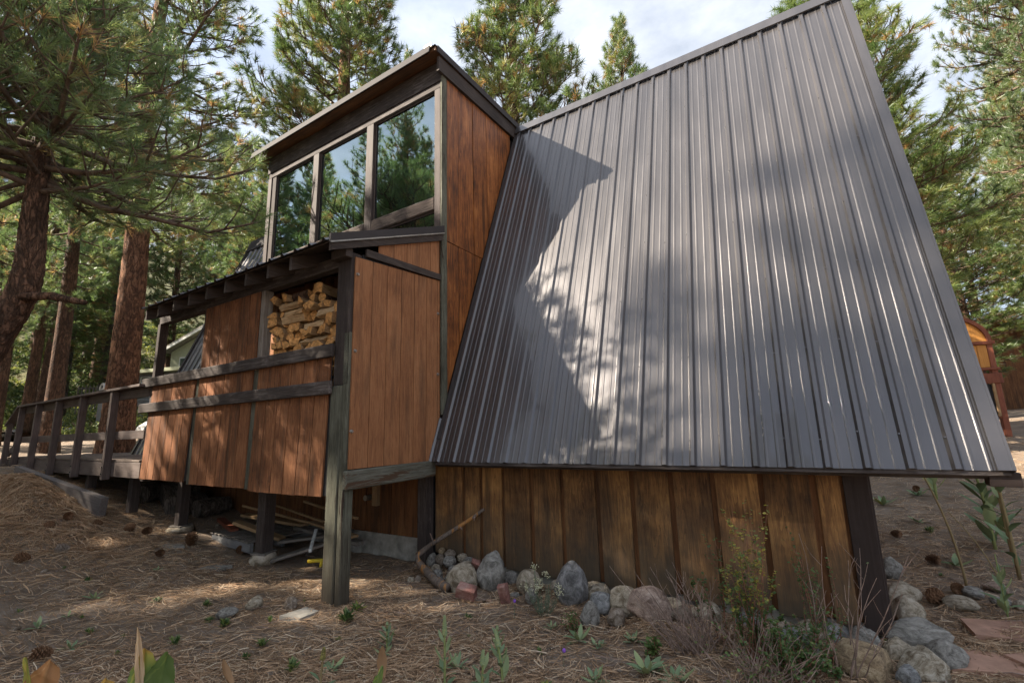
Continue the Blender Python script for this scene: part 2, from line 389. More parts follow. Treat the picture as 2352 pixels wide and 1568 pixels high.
# rocks
def rockmat(name, a, b, c, sp=14):
    m, nt = newmat(name); v, raw, rnd, tc = objvec(nt, (1, 1, 1))
    n = nd(nt, 'ShaderNodeTexNoise', Vector=raw, Scale=4.5, Detail=9, Roughness=.7, Distortion=.7)
    s = nd(nt, 'ShaderNodeTexNoise', Vector=raw, Scale=38, Detail=4, Roughness=.7)
    f = mth(nt, 'ADD', mth(nt, 'MULTIPLY', n.outputs[0], .8), mth(nt, 'MULTIPLY', s.outputs[0], .2))
    f = mth(nt, 'ADD', mth(nt, 'MULTIPLY', mth(nt, 'SUBTRACT', f, .5), 1.5), .5)
    finish(nt, ramp(nt, f, [(.34, a), (.5, b), (.66, c)]), .88, f, .8, .02, .2)
    return m
K['brick'] = rockmat('broken_brick', (.13, .07, .055), (.27, .125, .10), (.36, .23, .19))
R_ = {'grey': rockmat('grey_river_rock', (.11, .10, .086), (.225, .208, .180), (.345, .322, .285)),
      'dark': rockmat('slate_grey_rock', (.08, .076, .072), (.165, .158, .152), (.28, .268, .258)),
      'blue': rockmat('blue_grey_rock', (.11, .108, .103), (.21, .208, .20), (.33, .325, .315)),
      'tan': rockmat('tan_rock', (.15, .115, .075), (.31, .26, .19), (.45, .39, .31)),
      'brown': rockmat('brown_rock', (.11, .08, .055), (.21, .165, .125), (.31, .26, .21)),
      'pink': rockmat('pinkish_rock', (.17, .115, .09), (.34, .245, .19), (.46, .36, .29)),
      'orange': rockmat('rusty_orange_rock', (.12, .085, .055), (.29, .21, .125), (.44, .345, .22)),
      'quartz': rockmat('pale_veined_rock', (.13, .095, .06), (.28, .235, .17), (.46, .41, .33)),
      'pale': rockmat('pale_granite', (.30, .29, .27), (.46, .45, .43), (.6, .6, .58))}

# bark
def bark(name, dark, mid, light, sc=1.0):
    m, nt = newmat(name); v, raw, rnd, tc = objvec(nt, (7*sc, 7*sc, 2.0*sc))
    w = nd(nt, 'ShaderNodeTexNoise', Vector=v, Scale=1.5, Detail=5, Roughness=.55, Distortion=.8)
    w2 = nd(nt, 'ShaderNodeTexNoise', Vector=v, Scale=3.1, Detail=4, Roughness=.6, Distortion=.5)
    n = nd(nt, 'ShaderNodeTexNoise', Vector=raw, Scale=22, Detail=9, Roughness=.75)
    pl = nd(nt, 'ShaderNodeTexNoise', Vector=raw, Scale=2.0, Detail=3)
    ri = mth(nt, 'ABSOLUTE', mth(nt, 'SUBTRACT', w.outputs[0], .5)); ri2 = mth(nt, 'ABSOLUTE', mth(nt, 'SUBTRACT', w2.outputs[0], .5))
    e = mth(nt, 'MULTIPLY', ramp(nt, ri, [(.0, .10), (.07, 1.0)]), ramp(nt, ri2, [(.0, .45), (.05, 1.0)]))
    c = mixc(nt, n.outputs[0], mid, light)
    c = mixc(nt, ramp(nt, pl.outputs[0], [(.4, 0.0), (.65, .5)]), c, dark)
    c = mixc(nt, e, dark, c)
    hgt = mth(nt, 'ADD', e, mth(nt, 'MULTIPLY', n.outputs[0], .5))
    finish(nt, c, .9, hgt, 1.0, .025, .15)
    return m
K['bark'] = bark('pine_bark', (.045, .030, .022), (.15, .080, .050), (.27, .155, .10))
K['barkred'] = bark('orange_pine_bark', (.07, .038, .025), (.28, .122, .060), (.46, .25, .145))
K['barkgrey'] = bark('grey_pine_bark', (.04, .034, .028), (.12, .098, .082), (.24, .20, .165))
K['limb'] = simple('pine_limb', (.12, .085, .062), .9, 0, .15, .3, 12, .4)
K['twig'] = simple('bare_twig', (.24, .17, .135), .85, 0, .2, .3, 12, .2)
K['twigred'] = simple('red_brown_twig', (.20, .095, .06), .8, 0, .2, .3, 12, .2)
K['deadwood'] = wood('peeled_dead_branch', [(.30, (.05, .038, .030)), (.5, (.13, .10, .080)), (.75, (.24, .195, .16))], 2, 9, .85, .8, .1, peel=((.36, .17, .055), .55), streak=.5)
K['cone'] = simple('pine_cone_scale', (.16, .085, .045), .8, 0, .2, .25, 40, .2)
K['conepale'] = simple('weathered_cone_scale', (.25, .20, .16), .85, 0, .2, .25, 40, .2)

# foliage: per-clump tint attribute picks the leaf colour
def leaf(name, stops, rough=.6, tl=.35, spec=.3):
    m, nt = newmat(name)
    at = nd(nt, 'ShaderNodeAttribute', dict(attribute_name='tint'))
    oi = nd(nt, 'ShaderNodeObjectInfo')
    f = mth(nt, 'ADD', at.outputs['Fac'], mth(nt, 'MULTIPLY', mth(nt, 'SUBTRACT', oi.outputs['Random'], .5), .16))
    c = ramp(nt, f, stops)
    d = nd(nt, 'ShaderNodeBsdfDiffuse', Color=c); t = nd(nt, 'ShaderNodeBsdfTranslucent', Color=c); g = nd(nt, 'ShaderNodeBsdfGlossy', Color=(1, 1, 1, 1), Roughness=rough)
    a = nd(nt, 'ShaderNodeMixShader', i0=tl, i1=d.outputs[0], i2=t.outputs[0]); b = nd(nt, 'ShaderNodeMixShader', i0=spec*.12, i1=a.outputs[0], i2=g.outputs[0])
    nd(nt, 'ShaderNodeOutputMaterial', Surface=b.outputs[0])
    return m
K['needle'] = leaf('pine_needle', [(.05, (.075, .130, .036)), (.35, (.140, .205, .055)), (.62, (.225, .265, .070)), (.80, (.32, .285, .085)), (.93, (.40, .23, .08))], .42, .50, .45)
K['needledark'] = leaf('bluish_pine_needle', [(.05, (.078, .138, .048)), (.35, (.140, .208, .064)), (.65, (.215, .258, .078)), (.82, (.31, .275, .09)), (.95, (.40, .24, .09))], .42, .62, .45)  # slightly bluer, more translucent needles
K['mullein'] = leaf('woolly_mullein_leaf', [(.1, (.15, .22, .105)), (.5, (.23, .31, .165)), (.8, (.33, .38, .17)), (.97, (.45, .41, .12))], .75, .25, .2)
K['dock'] = leaf('large_green_leaf', [(.1, (.075, .13, .03)), (.5, (.13, .20, .05)), (.8, (.30, .30, .06)), (.97, (.38, .24, .06))], .5, .35, .35)
K['deadleaf'] = leaf('dry_brown_leaf', [(.1, (.30, .15, .06)), (.5, (.42, .25, .12)), (.9, (.58, .45, .30))], .75, .3, .2)
K['shrubleaf'] = leaf('small_shrub_leaf', [(.1, (.060, .110, .035)), (.45, (.115, .185, .050)), (.75, (.20, .26, .065)), (.93, (.44, .37, .07))], .5, .35, .3)
K['sage'] = leaf('grey_green_leaf', [(.1, (.10, .135, .085)), (.5, (.17, .21, .13)), (.9, (.27, .30, .20))], .8, .25, .2)
K['bloom'] = leaf('cream_flower_head', [(.1, (.42, .40, .22)), (.5, (.58, .56, .36)), (.9, (.70, .68, .50))], .8, .3, .2)
K['purple'] = simple('purple_flower', (.22, .08, .42), .7)
K['seed'] = leaf('mullein_seed_spike', [(.1, (.10, .085, .025)), (.5, (.19, .165, .045)), (.9, (.32, .27, .07))], .8, .1, .2)
K['stalk'] = leaf('dry_stalk', [(.1, (.20, .14, .06)), (.5, (.30, .22, .10)), (.9, (.26, .30, .10))], .8, .1, .2)
K['straw'] = leaf('fallen_pine_needle', [(.1, (.14, .088, .054)), (.4, (.36, .22, .120)), (.7, (.53, .35, .205)), (.95, (.64, .52, .37))], .75, .15, .2)
K['bush'] = leaf('hillside_bush_leaf', [(.1, (.05, .08, .03)), (.5, (.11, .15, .045)), (.9, (.26, .26, .06))], .6, .3, .2)

# forest floor
m, nt = newmat('forest_floor'); K['ground'] = m
geo = nd(nt, 'ShaderNodeNewGeometry'); P = geo.outputs['Position']
big = nd(nt, 'ShaderNodeTexNoise', Vector=P, Scale=.55, Detail=6, Roughness=.6)
med = nd(nt, 'ShaderNodeTexNoise', Vector=P, Scale=4.0, Detail=8, Roughness=.7)
fin = nd(nt, 'ShaderNodeTexNoise', Vector=P, Scale=38, Detail=8, Roughness=.75)
st = []
for ang, off in ((.3, 0), (1.3, 5), (2.3, 9)):
    r_ = nd(nt, 'ShaderNodeMapping', Vector=P, Rotation=(0, 0, ang), Location=(off, off, 0), Scale=(5, 75, 20))
    s_ = nd(nt, 'ShaderNodeTexNoise', Vector=r_.outputs[0], Scale=1.0, Detail=4, Roughness=.6, Distortion=.5)
    st.append(ramp(nt, s_.outputs[0], [(.52, 0.0), (.64, 1.0)]))
strand = mth(nt, 'MAXIMUM', mth(nt, 'MAXIMUM', st[0], st[1]), st[2])
dirt = ramp(nt, med.outputs[0], [(.25, (.115, .088, .066)), (.5, (.225, .18, .142)), (.75, (.33, .28, .23))])
lit = ramp(nt, fin.outputs[0], [(.3, (.13, .082, .048)), (.5, (.27, .172, .10)), (.72, (.42, .29, .175))])
lm = ramp(nt, mth(nt, 'ADD', mth(nt, 'MULTIPLY', big.outputs[0], .6), mth(nt, 'MULTIPLY', med.outputs[0], .4)), [(.36, .18), (.56, .85)])
c = mixc(nt, mth(nt, 'MULTIPLY', strand, lm), dirt, lit)
gxs = nd(nt, 'ShaderNodeSeparateXYZ', Vector=P)
gcv = nd(nt, 'ShaderNodeTexNoise', Vector=P, Scale=1.1, Detail=7, Roughness=.7)
brush = ramp(nt, gcv.outputs[0], [(.35, (.035, .048, .020)), (.5, (.085, .095, .038)), (.68, (.17, .155, .075))])
c = mixc(nt, nd(nt, 'ShaderNodeMapRange', Value=gxs.outputs['X'], i1=-26.0, i2=-33.0, i3=0.0, i4=.85).outputs[0], c, brush)
peb = nd(nt, 'ShaderNodeTexVoronoi', Vector=P, Scale=30)
c = mixc(nt, ramp(nt, peb.outputs['Distance'], [(.10, .55), (.16, 0.0)]), c, (.30, .27, .23))
hgt = mth(nt, 'ADD', mth(nt, 'MULTIPLY', fin.outputs[0], .6), mth(nt, 'MULTIPLY', strand, .35))
finish(nt, c, .95, hgt, .8, .02, .1)
# ------------------------------------------------------------------ ground and road
def axis_pts(a, b, c, d, fine, grow=1.16):
    """fine spacing between b and c, growing steps out to a and d"""
    mid = list(np.arange(b, c+1e-6, fine)); lo = []; s = fine; x = b
    while x > a: s *= grow; x -= s; lo.append(x)
    hi = []; s = fine; x = c
    while x < d: s *= grow; x += s; hi.append(x)
    return np.array(lo[::-1]+mid+hi)
gx = axis_pts(-420, -9, 6, 320, .09); gy = axis_pts(-320, -3.2, 5, 420, .09)
X, Y = np.meshgrid(gx, gy)
Z = gz(X, Y) + .010*snoise(X, Y, 9, 7, 1.6)*sst(14, 8, np.hypot(X, Y))
nx, ny = len(gx), len(gy)
V = np.stack([X.ravel(), Y.ravel(), Z.ravel()], 1)
ii = (np.arange(ny-1)[:, None]*nx+np.arange(nx-1)[None]).ravel()
F = np.stack([ii, ii+1, ii+1+nx, ii+nx], 1)
ground = ob('ground', mesh('ground', V, F, K['ground'], True), kind='structure')
# the asphalt lane beyond the deck, following the ground
rv, rf = [], []
path = [(-25.4, -30), (-25.0, -18), (-24.4, -8), (-24.2, -2), (-24.4, 3.0), (-26.5, 8.0), (-31, 14), (-38, 20)]
pp = []
for i in range(len(path)-1):
    for k in range(8):
        t = k/8; pp.append((path[i][0]*(1-t)+path[i+1][0]*t, path[i][1]*(1-t)+path[i+1][1]*t))
for i, (x, y) in enumerate(pp):
    q = pp[min(i+1, len(pp)-1)]; o = pp[max(i-1, 0)]; dx, dy = q[0]-o[0], q[1]-o[1]; L = math.hypot(dx, dy)
    zc = max(gzs(x+dy/L*s, y-dx/L*s) for s in (-2, 0, 2))+.10
    for s in (-2.1, -1, 0, 1, 2.1): rv.append((x+dy/L*s, y-dx/L*s, zc))
for i in range(len(pp)-1):
    for k in range(4): a = i*5+k; rf.append((a, a+1, a+6, a+5))
ob('road', mesh('road', rv, rf, K['asphalt'], True), kind='structure')

# ------------------------------------------------------------------ the A-frame cabin
XL, XR, XE, YE, ZE, YR, ZR, YW, W = .106, 4.717, -8.24, 1.112, 1.19, 3.23, 6.612, 1.462, 1.307
SLO = (ZR-ZE)/(YR-YE)
A = math.atan(SLO); SD = Vector((0, math.cos(A), math.sin(A))); SN = Vector((0, -math.sin(A), math.cos(A)))
def rz(y): return ZE+SLO*(y-YE)
cabin = empty('a_frame_cabin', (-1.8, 3.2, 0), 'steep dark metal roofed A-frame cabin with orange brown board walls', 'cabin')

# lower front wall: foundation, siding boards with dark joints, corner boards
fw_ = MB(); fw_.box((-.36, YW+.012, -.35), (4.0, YW+.20, .075), b=.01); fw_.box((-8.0, YW-.02, -.35), (-.362, YW+.20, .262), b=.01)
fm = fw_.build('foundation', K['concrete'], cabin)
core = MB(); core.prism([(YW+.03, .08), (YW+.18, .08), (YW+.18, 1.9), (YW+.03, 1.75)], 0, -8.0, 4.0)
fwall = core.build('front_wall', K['black'], cabin)
edges = [0.0, .27, .516, .812, 1.173, 1.532, 1.911, 2.26, 2.621, 2.97, 3.337, 3.701, 3.87]
for i in range(len(edges)-1):
    a, b = edges[i], edges[i+1]; gap = .036 if i < len(edges)-2 else .012
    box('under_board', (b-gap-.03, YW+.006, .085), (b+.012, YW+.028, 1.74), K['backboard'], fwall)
    prism('siding_board', [(a+.004+rng.uniform(0, .006), .068+rng.uniform(-.014, .008)), (b-gap-rng.uniform(0, .014), .068+rng.uniform(-.014, .008)), (b-gap, 1.72), (a+.006, 1.72)], 1, YW-.022-rng.uniform(0, .006), YW+.004, K['wallboard'], fwall)
x = -8.0
while x < -.36:
    b = min(x+.235, -.36)
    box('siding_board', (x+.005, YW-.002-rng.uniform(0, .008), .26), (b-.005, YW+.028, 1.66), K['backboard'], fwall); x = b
box('siding_board', (-.20, YW-.002, .13), (-.005, YW+.028, 1.7), K['wallboard'], fwall)
box('corner_board', (3.875, YW-.028, .035), (4.032, YW+.005, 1.75), K['corner'], fwall)
box('corner_board', (4.005, YW+.008, .03), (4.046, YW+.17, 1.75), K['corner'], fwall)
box('post', (-.36, YW-.14, -.1), (-.22, YW-.01, 1.02), K['trim'], fwall)
box('wall_block', (-1.24, YW-.07, .60), (-1.15, YW-.004, .86), K['lumber'], fwall)
cy = MB(); cy.tube([(-1.30, YW-.13, .70), (-1.30, YW-.004, .70)], .035, 10); cy.build('hose_valve', K['bolt'], fwall)

# the front slope: deck boards, corrugated sheets, screws, flashings
slab = MB()
def slope_poly(x0, x1, y0, y1, off0, off1):
    v = []
    for x in (x0, x1):
        for y in (y0, y1):
            for o in (off0, off1):
                p = Vector((x, y, rz(y)))+SN*o; v.append(p)
    f = [(0, 1, 3, 2), (4, 6, 7, 5), (0, 4, 5, 1), (2, 3, 7, 6), (0, 2, 6, 4), (1, 5, 7, 3)]
    return v, f
slab.add(*slope_poly(XL+.01, XR-.03, YE+.012, YR-.02, -.10, -.006))
slab.add(*slope_poly(XE+.01, -4.13, YE+.012, YR-.02, -.10, -.006))
slab.add(*slope_poly(-4.13, XL+.01, YE+.012, W-.005, -.10, -.006))
roof = slab.build('front_roof_slope', K['trimy'], cabin)
def profile(x0, x1, first):
    pts = [(x0, 0.0)]
    k = 0
    while True:
        c = first+.2286*k
        for dx, hh in ((-.030, 0), (-.014, .024), (.014, .024), (.030, 0)): pts.append((c+dx, hh))
        for mc in (.0762, .1524):
            for dx, hh in ((-.012, 0), (-.005, .0030), (.005, .0030), (.012, 0)): pts.append((c+mc+dx, hh))
        k += 1
        if c > x1: break
    pts = [q for q in pts if x0 <= q[0] <= x1]+[(x1, 0.0)]
    return sorted(set(pts))
def roof_sheet(x0, x1, y0, y1, first, parent, lift=0.0, base=None, name='roof_sheet', rows=14, slope=None, nrm=None):
    pr = profile(x0, x1, first); seed = rng.randrange(9999)
    v = []
    for r in range(rows+1):
        t = r/rows
        for (xx, hh) in pr:
            if slope is None:
                y = y0+(y1-y0)*t; p = Vector((xx, y, rz(y)))+SN*(hh+lift+.0020*float(snoise(np.float64(xx*3), np.float64(t*3+xx), seed, 4, .4)))
            else:
                p = Vector((xx, y0+(y1-y0)*t, base[0]+(base[1]-base[0])*t))+nrm*(hh+lift)
            v.append(p)
    n = len(pr); f = [(r*n+k, r*n+k+1, (r+1)*n+k+1, (r+1)*n+k) for r in range(rows) for k in range(n-1)]
    c = sum(v, Vector())/len(v)
    return ob(name, mesh(name, [p-c for p in v], f, K['metal']), parent, Matrix.Translation(c))
x = XL; i = 0
while x < XR-.02:
    b = min(x+.9144, XR); roof_sheet(x, b+(.03 if b < XR else 0), YE, YR, x+.03, roof, .001+.0022*(i % 2)); x = b; i += 1
x = XE
while x < -4.16:
    b = min(x+.9144, -4.15); roof_sheet(x, b, YE, YR, x+.03, roof, .001+.002*(i % 2)); x = b; i += 1
x = -4.13
while x < XL-.03:
    b = min(x+.9144, XL-.01); roof_sheet(x, b, YE, W-.006, x+.03, roof, .001, rows=3); x = b
sc = MB()
for k in range(21):
    xx = XL+.03+.2286*k+(-.022)
    for yy in np.linspace(YE+.085, YR-.12, 8):
        c = Vector((xx, yy+rng.uniform(-.015, .015), 0)); c.z = rz(c.y); c += SN*.012
        u = Vector((1, 0, 0)); w_ = SD
        v = [c+(u*math.cos(t)+w_*math.sin(t))*.0065 for t in np.arange(6)*math.pi/3]; v2 = [p+SN*.008 for p in v]
        sc.add(v+v2, [[0, 1, 2, 3, 4, 5][::-1], [6, 7, 8, 9, 10, 11]]+[[i_, (i_+1) % 6, 6+(i_+1) % 6, 6+i_] for i_ in range(6)])
sc.build('roof_screws', K['metal'], roof, kind='stuff')
def strip(name, p0, p1, w0, w1, o0, o1, m, parent):
    """flashing strip lying on the slope from p0 to p1 (y positions), between x w0..w1"""
    v, f = slope_poly(w0, w1, p0, p1, o0, o1)
    c = sum(v, Vector())/8
    return ob(name, mesh(name, [q-c for q in v], f, m), parent, Matrix.Translation(c))
strip('rake_flashing', YE-.002, YR, XR-.062, XR+.004, .018, .029, K['metal'], roof)
strip('rake_flashing', YE-.002, YR, XR+.0045, XR+.018, -.10, .030, K['metal'], roof)
strip('wall_flashing', W-.1, YR, XL-.052, XL+.012, .004, .012, K['flash'], roof)
strip('eave_fascia', YE-.01, YE+.010, XL, XR, -.085, -.008, K['trimx'], roof)
bar('eave_beam', (XR-.10, YE+.075, ZE-.055), (XR+.045, YE+.075, ZE-.055), .115, .085, K['corner'], roof)
strip('ridge_cap', YR-.062, YR+.0, XL-.03, XR+.02, .029, .046, K['metal'], roof)
strip('ridge_cap', YR-.135, YR+.0, XE, -4.2, .024, .042, K['flash'], roof)
strip('rake_flashing', YE-.002, YR, XE-.01, XE+.09, .012, .026, K['flash'], roof)
# back slope
bs = MB()
bs.add([(XE, YR, ZR+.015), (XR, YR, ZR+.015), (XR, 2*YR-YE, ZE), (XE, 2*YR-YE, ZE), (XE, YR, ZR-.08), (XR, YR, ZR-.08), (XR, 2*YR-YE-.09, ZE), (XE, 2*YR-YE-.09, ZE)],
       [(0, 1, 2, 3), (7, 6, 5, 4), (0, 4, 5, 1), (3, 2, 6, 7), (0, 3, 7, 4), (1, 5, 6, 2)])
bs.build('back_roof_slope', K['metal'], cabin)
# gable walls
for gxp in (4.0, -7.9):
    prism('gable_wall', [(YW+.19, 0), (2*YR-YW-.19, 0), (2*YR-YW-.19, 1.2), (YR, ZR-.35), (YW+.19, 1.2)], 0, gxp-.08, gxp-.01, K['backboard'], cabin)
box('interior_floor', (-7.8, 2.25, 3.35), (3.8, 2*YR-2.25, 3.5), K['wet'], cabin)

# dormer ---------------------------------------------------------------
XD0, XD1 = -4.12, .012
dw = MB()
dw.box((XD0, W+.03, 1.5), (XD1-.02, W+.10, 4.02)); 
dorm = dw.build('dormer_wall', K['trim'], cabin)
x = XD0
while x < XD1-.05:
    b = min(x+.20, XD1-.02); box('siding_board', (x+.004, W+.004, 1.72), (b-.004, W+.03, 3.98), K['t111end'], dorm); x = b
box('header_beam', (XD0-.03, W-.012, 6.26), (XD1+.012, W+.10, 6.57), K['trimx'], dorm)
box('window_head', (XD0, W+.0, 6.165), (XD1, W+.085, 6.257), K['trimx'], dorm)
for a, b in ((XD0-.012, -4.02), (-2.79, -2.64), (-1.47, -1.315), (-.095, XD1)):
    box('mullion', (a, W-.004, 4.0), (b, W+.095, 6.163), K['trimbar'], dorm, b=.006)
for a, b in ((-4.02, -3.90),):
    box('frame_post', (a, W+.012, 4.0), (b, W+.08, 6.163), K['trim'], dorm)
for a, b in ((-3.90, -2.793), (-2.637, -1.473), (-1.312, -.098)):
    box('window_sill', (a, W-.006, 4.39), (b, W+.09, 4.572), K['oldbeam'], dorm, b=.012, jit=.003)
    for lo, hi in ((4.574, 6.163), (3.99, 4.388)):
        pane = box('pane', (a+.012, W+.048, lo+.002), (b-.012, W+.056, hi-.002), K['glass'], dorm, b=.001)
        t = .022
        fr = MB()
        fr.box((a+.001, W+.030, lo), (a+t, W+.045, hi)); fr.box((b-t, W+.030, lo), (b-.001, W+.045, hi))
        fr.box((a+t, W+.030, lo), (b-t, W+.045, lo+t)); fr.box((a+t, W+.030, hi-t), (b-t, W+.045, hi))
        fr.build('window_frame', K['trimbar'], pane)
# dormer cheek facing right
ck = MB(); ck.prism([(W+.05, rz(W+.05)-.05), (YR, ZR-.25), (W+.05, 6.30)], 0, XD1-.04, XD1-.004)
cheek = ck.build('dormer_cheek', K['black'], cabin)
def ztop(y): return 6.575+.022*(y-1.1)
ce = [W+.10, 1.66, 2.00, 2.345, 2.68, 3.05]
SEAM = 3.95
for i in range(5):
    a, b = ce[i]+.006, ce[i+1]-.006
    zb0, zb1 = max(SEAM+.004, rz(a)+.01), max(SEAM+.004, rz(b)+.01)
    o = rng.uniform(0, .006)
    poly = [(a, zb0), (b, zb1), (b, ztop(b)-.2), (a, ztop(a)-.2)]
    ys = YE+(SEAM-ZE)/SLO
    if a < ys < b: poly = [(a, zb0), (ys, SEAM+.004), (b, zb1), (b, ztop(b)-.2), (a, ztop(a)-.2)]
    prism('siding_board', poly, 0, XD1-.002, XD1+.018+o, K['cedar'], cheek)
    if rz(a) < SEAM-.05:
        yb = min(b, ys-.002)
        prism('siding_board', [(a, max(rz(a), 1.75)+.01), (yb, rz(yb)+.01), (yb, SEAM-.004), (a, SEAM-.004)], 0, XD1-.002, XD1+.016, K['cedar'], cheek)
box('corner_board', (XD1-.001, W-.004, 1.72), (XD1+.03, W+.098, ztop(W)-.23), K['green'], cheek)
zf, zk = ztop(W)-.01, ztop(YR)-.01
prism('rake_board', [(W-.10, zf-.015), (YR+.03, zk+.012), (YR+.03, zk-.215), (W-.10, zf-.235)], 0, XD1+.020, XD1+.062, K['trimy'], cheek)
# dormer roof
dr = MB(); YF = W-.21
zF = ztop(YF)
dr.prism([(YF+.02, zF), (YR+.05, ztop(YR+.05)), (YR+.05, ztop(YR+.05)+.06), (YF+.02, zF+.06)], 0, -4.33, .085)
drf = dr.build('dormer_roof', K['soffit'], cabin)
nrm = Vector((0, -(ztop(YR)-zF)/(YR-YF), 1)).normalized()
x = -4.35
while x < .07:
    b = min(x+.9144, .10); roof_sheet(x, b, YF, YR+.06, x+.03, drf, .065, base=(zF, ztop(YR+.06)), slope=1, nrm=nrm, rows=2); x = b
box('front_flashing', (-4.36, YF-.026, zF-.04), (.02, YF-.012, zF+.088), K['flash'], drf, rot=(-.20, 0, 0))
box('bent_flashing_end', (-.10, YF-.014, zF+.05), (.045, YF+.006, zF+.115), K['flash_sunlit'], drf, rot=(.1, -.06, .02))
prism('rake_flashing', [(YF+.05, zF-.01), (YR+.03, zk+.0), (YR+.03, zk+.10), (YF+.05, zF+.085)], 0, .086, .104, K['flash'], drf)
prism('rake_flashing', [(YF+.0, zF-.01), (YR+.03, zk+.0), (YR+.03, zk+.10), (YF+.0, zF+.085)], 0, -4.352, -4.335, K['flash'], drf)
# left cheek (hidden from here) closes the dormer
lc = MB(); lc.prism([(W+.05, rz(W+.05)), (YR, ZR-.05), (W+.05, 6.40)], 0, XD0+.0, XD0+.05); lc.build('left_dormer_cheek', K['cedar'], cabin)
# ------------------------------------------------------------------ the lean-to wood store
shed = empty('lean_to_wood_store', (-2.2, .6, .2), 'open sided timber lean-to for firewood built against the cabin on posts', 'wood store')
RS = (4.02-3.36)/(W+.30)             # roof pitch
def sz(y): return 3.36+RS*(y+.30)
SA = math.atan(RS)
sn = Vector((0, -math.sin(SA), math.cos(SA)))
# roof: plywood deck, sheets, rafters
rd = MB(); rd.prism([(-.30, sz(-.30)), (W-.004, sz(W-.004)), (W-.004, sz(W-.004)+.02), (-.30, sz(-.30)+.02)], 0, -4.15, .005)
sroof = rd.build('roof_deck', K['trimy'], shed)
x = -4.16
while x < 0:
    b = min(x+.9144, .02); roof_sheet(x, b, -.345, W-.006, x+.03, sroof, .024, base=(sz(-.345), sz(W-.006)), slope=1, nrm=sn, rows=2); x = b
for xr_ in (-4.12, -3.735, -3.27, -2.845, -2.39, -1.945, -1.49, -1.048, -.63):
    yb = W-.02
    prism('rafter', [(-.30, sz(-.30)-.002), (yb, sz(yb)-.002), (yb, sz(yb)-.15), (-.30, sz(-.30)-.15)], 0, xr_-.02, xr_+.02, K['trimy'], sroof)
prism('barge_board', [(-.31, sz(-.31)-.002), (W+.02, sz(W+.02)-.002), (W+.02, sz(W+.02)-.10), (-.31, sz(-.31)-.085)], 0, .008, .045, K['trimy'], sroof)
prism('barge_flashing', [(-.33, sz(-.33)+.0), (W+.03, sz(W+.03)+.0), (W+.03, sz(W+.03)+.10), (-.33, sz(-.33)+.085)], 0, .030, .056, K['flash'], sroof)
prism('drip_edge', [(-.33, sz(-.33)-.012), (W+.03, sz(W+.03)-.012), (W+.03, sz(W+.03)+.004), (-.33, sz(-.33)+.004)], 0, .058, .064, K['bolt'], sroof)
# main beam and posts
box('header_beam', (-4.47, .0, 3.245), (-.21, .10, 3.37), K['trimx'], shed)
box('post', (-4.46, -.02, .95), (-4.37, .09, 3.243), K['trim'], shed)
box('post', (-3.055, .0, .98), (-2.985, .09, 3.243), K['trim'], shed)
box('post', (-1.665, -.01, .98), (-1.575, .09, 3.243), K['pale'], shed)
box('post', (-.215, -.03, 2.0), (-.006, .10, 3.35), K['trim'], shed, label='dark brown upper corner post')
box('post', (-.255, -.035, -.12), (-.085, .11, 1.998), K['green'], shed, rot=(0, .006, 0), b=.012, label='green grey rotting lower corner post')
box('post', (-.078, -.03, -.10), (.0, .085, 2.52), K['green'], shed, b=.010)
box('post_cap', (-.225, -.115, 3.28), (.012, -.032, 3.375), K['trimy'], shed)
# rails
r1 = box('rail', (-4.62, -.085, 2.285), (-.19, -.042, 2.418), K['trimx'], shed, b=.008)
r2 = box('rail', (-4.64, -.085, 1.915), (-.205, -.042, 2.048), K['trimx'], shed, b=.008)
# front panels made of grooved boards
def panel(x0, x1, z0, z1, tilt, n, dx=0.0, y=-.018):
    p = MB(); p.box((x0+.004, y+.010, z0+.01), (x1-.004, y+.016, z1-.005), b=.001)
    po = p.build('siding_panel', K['black'], shed)
    w = (x1-x0)/n
    for i in range(n):
        a, b = x0+w*i+.006, x0+w*(i+1)-.006
        s = dx*(a-x0)/(x1-x0)
        prism('siding_board', [(a+dx, z0+rng.uniform(-.004, .004)), (b+dx, z0+rng.uniform(-.004, .004)), (b, z1), (a, z1)], 1, y-.010-rng.uniform(0, .004), y+.008, K['t111'], po)
    return po
panel(-4.37, -3.07, .985, 2.30, 0, 6, -.10)
panel(-2.97, -1.69, .962, 2.30, 0, 6, -.03)
panel(-1.575, -.27, .938, 2.30, 0, 6, -.055)
for a, b in ((-3.066, -2.976), (-1.688, -1.60)):
    prism('batten', [(a-.035, .955), (b-.035, .955), (b, 2.29), (a, 2.29)], 1, -.012, .0, K['green'], shed)
pu = MB(); pu.box((-2.98, -.002, 2.42), (-1.67, .004, 3.24), b=.001); puo = pu.build('siding_panel', K['black'], shed)
for i in range(6):
    w = 1.31/6; a = -2.98+w*i
    box('siding_board', (a+.006, -.022-rng.uniform(0, .003), 2.42), (a+w-.006, -.002, 3.243), K['t111'], puo)
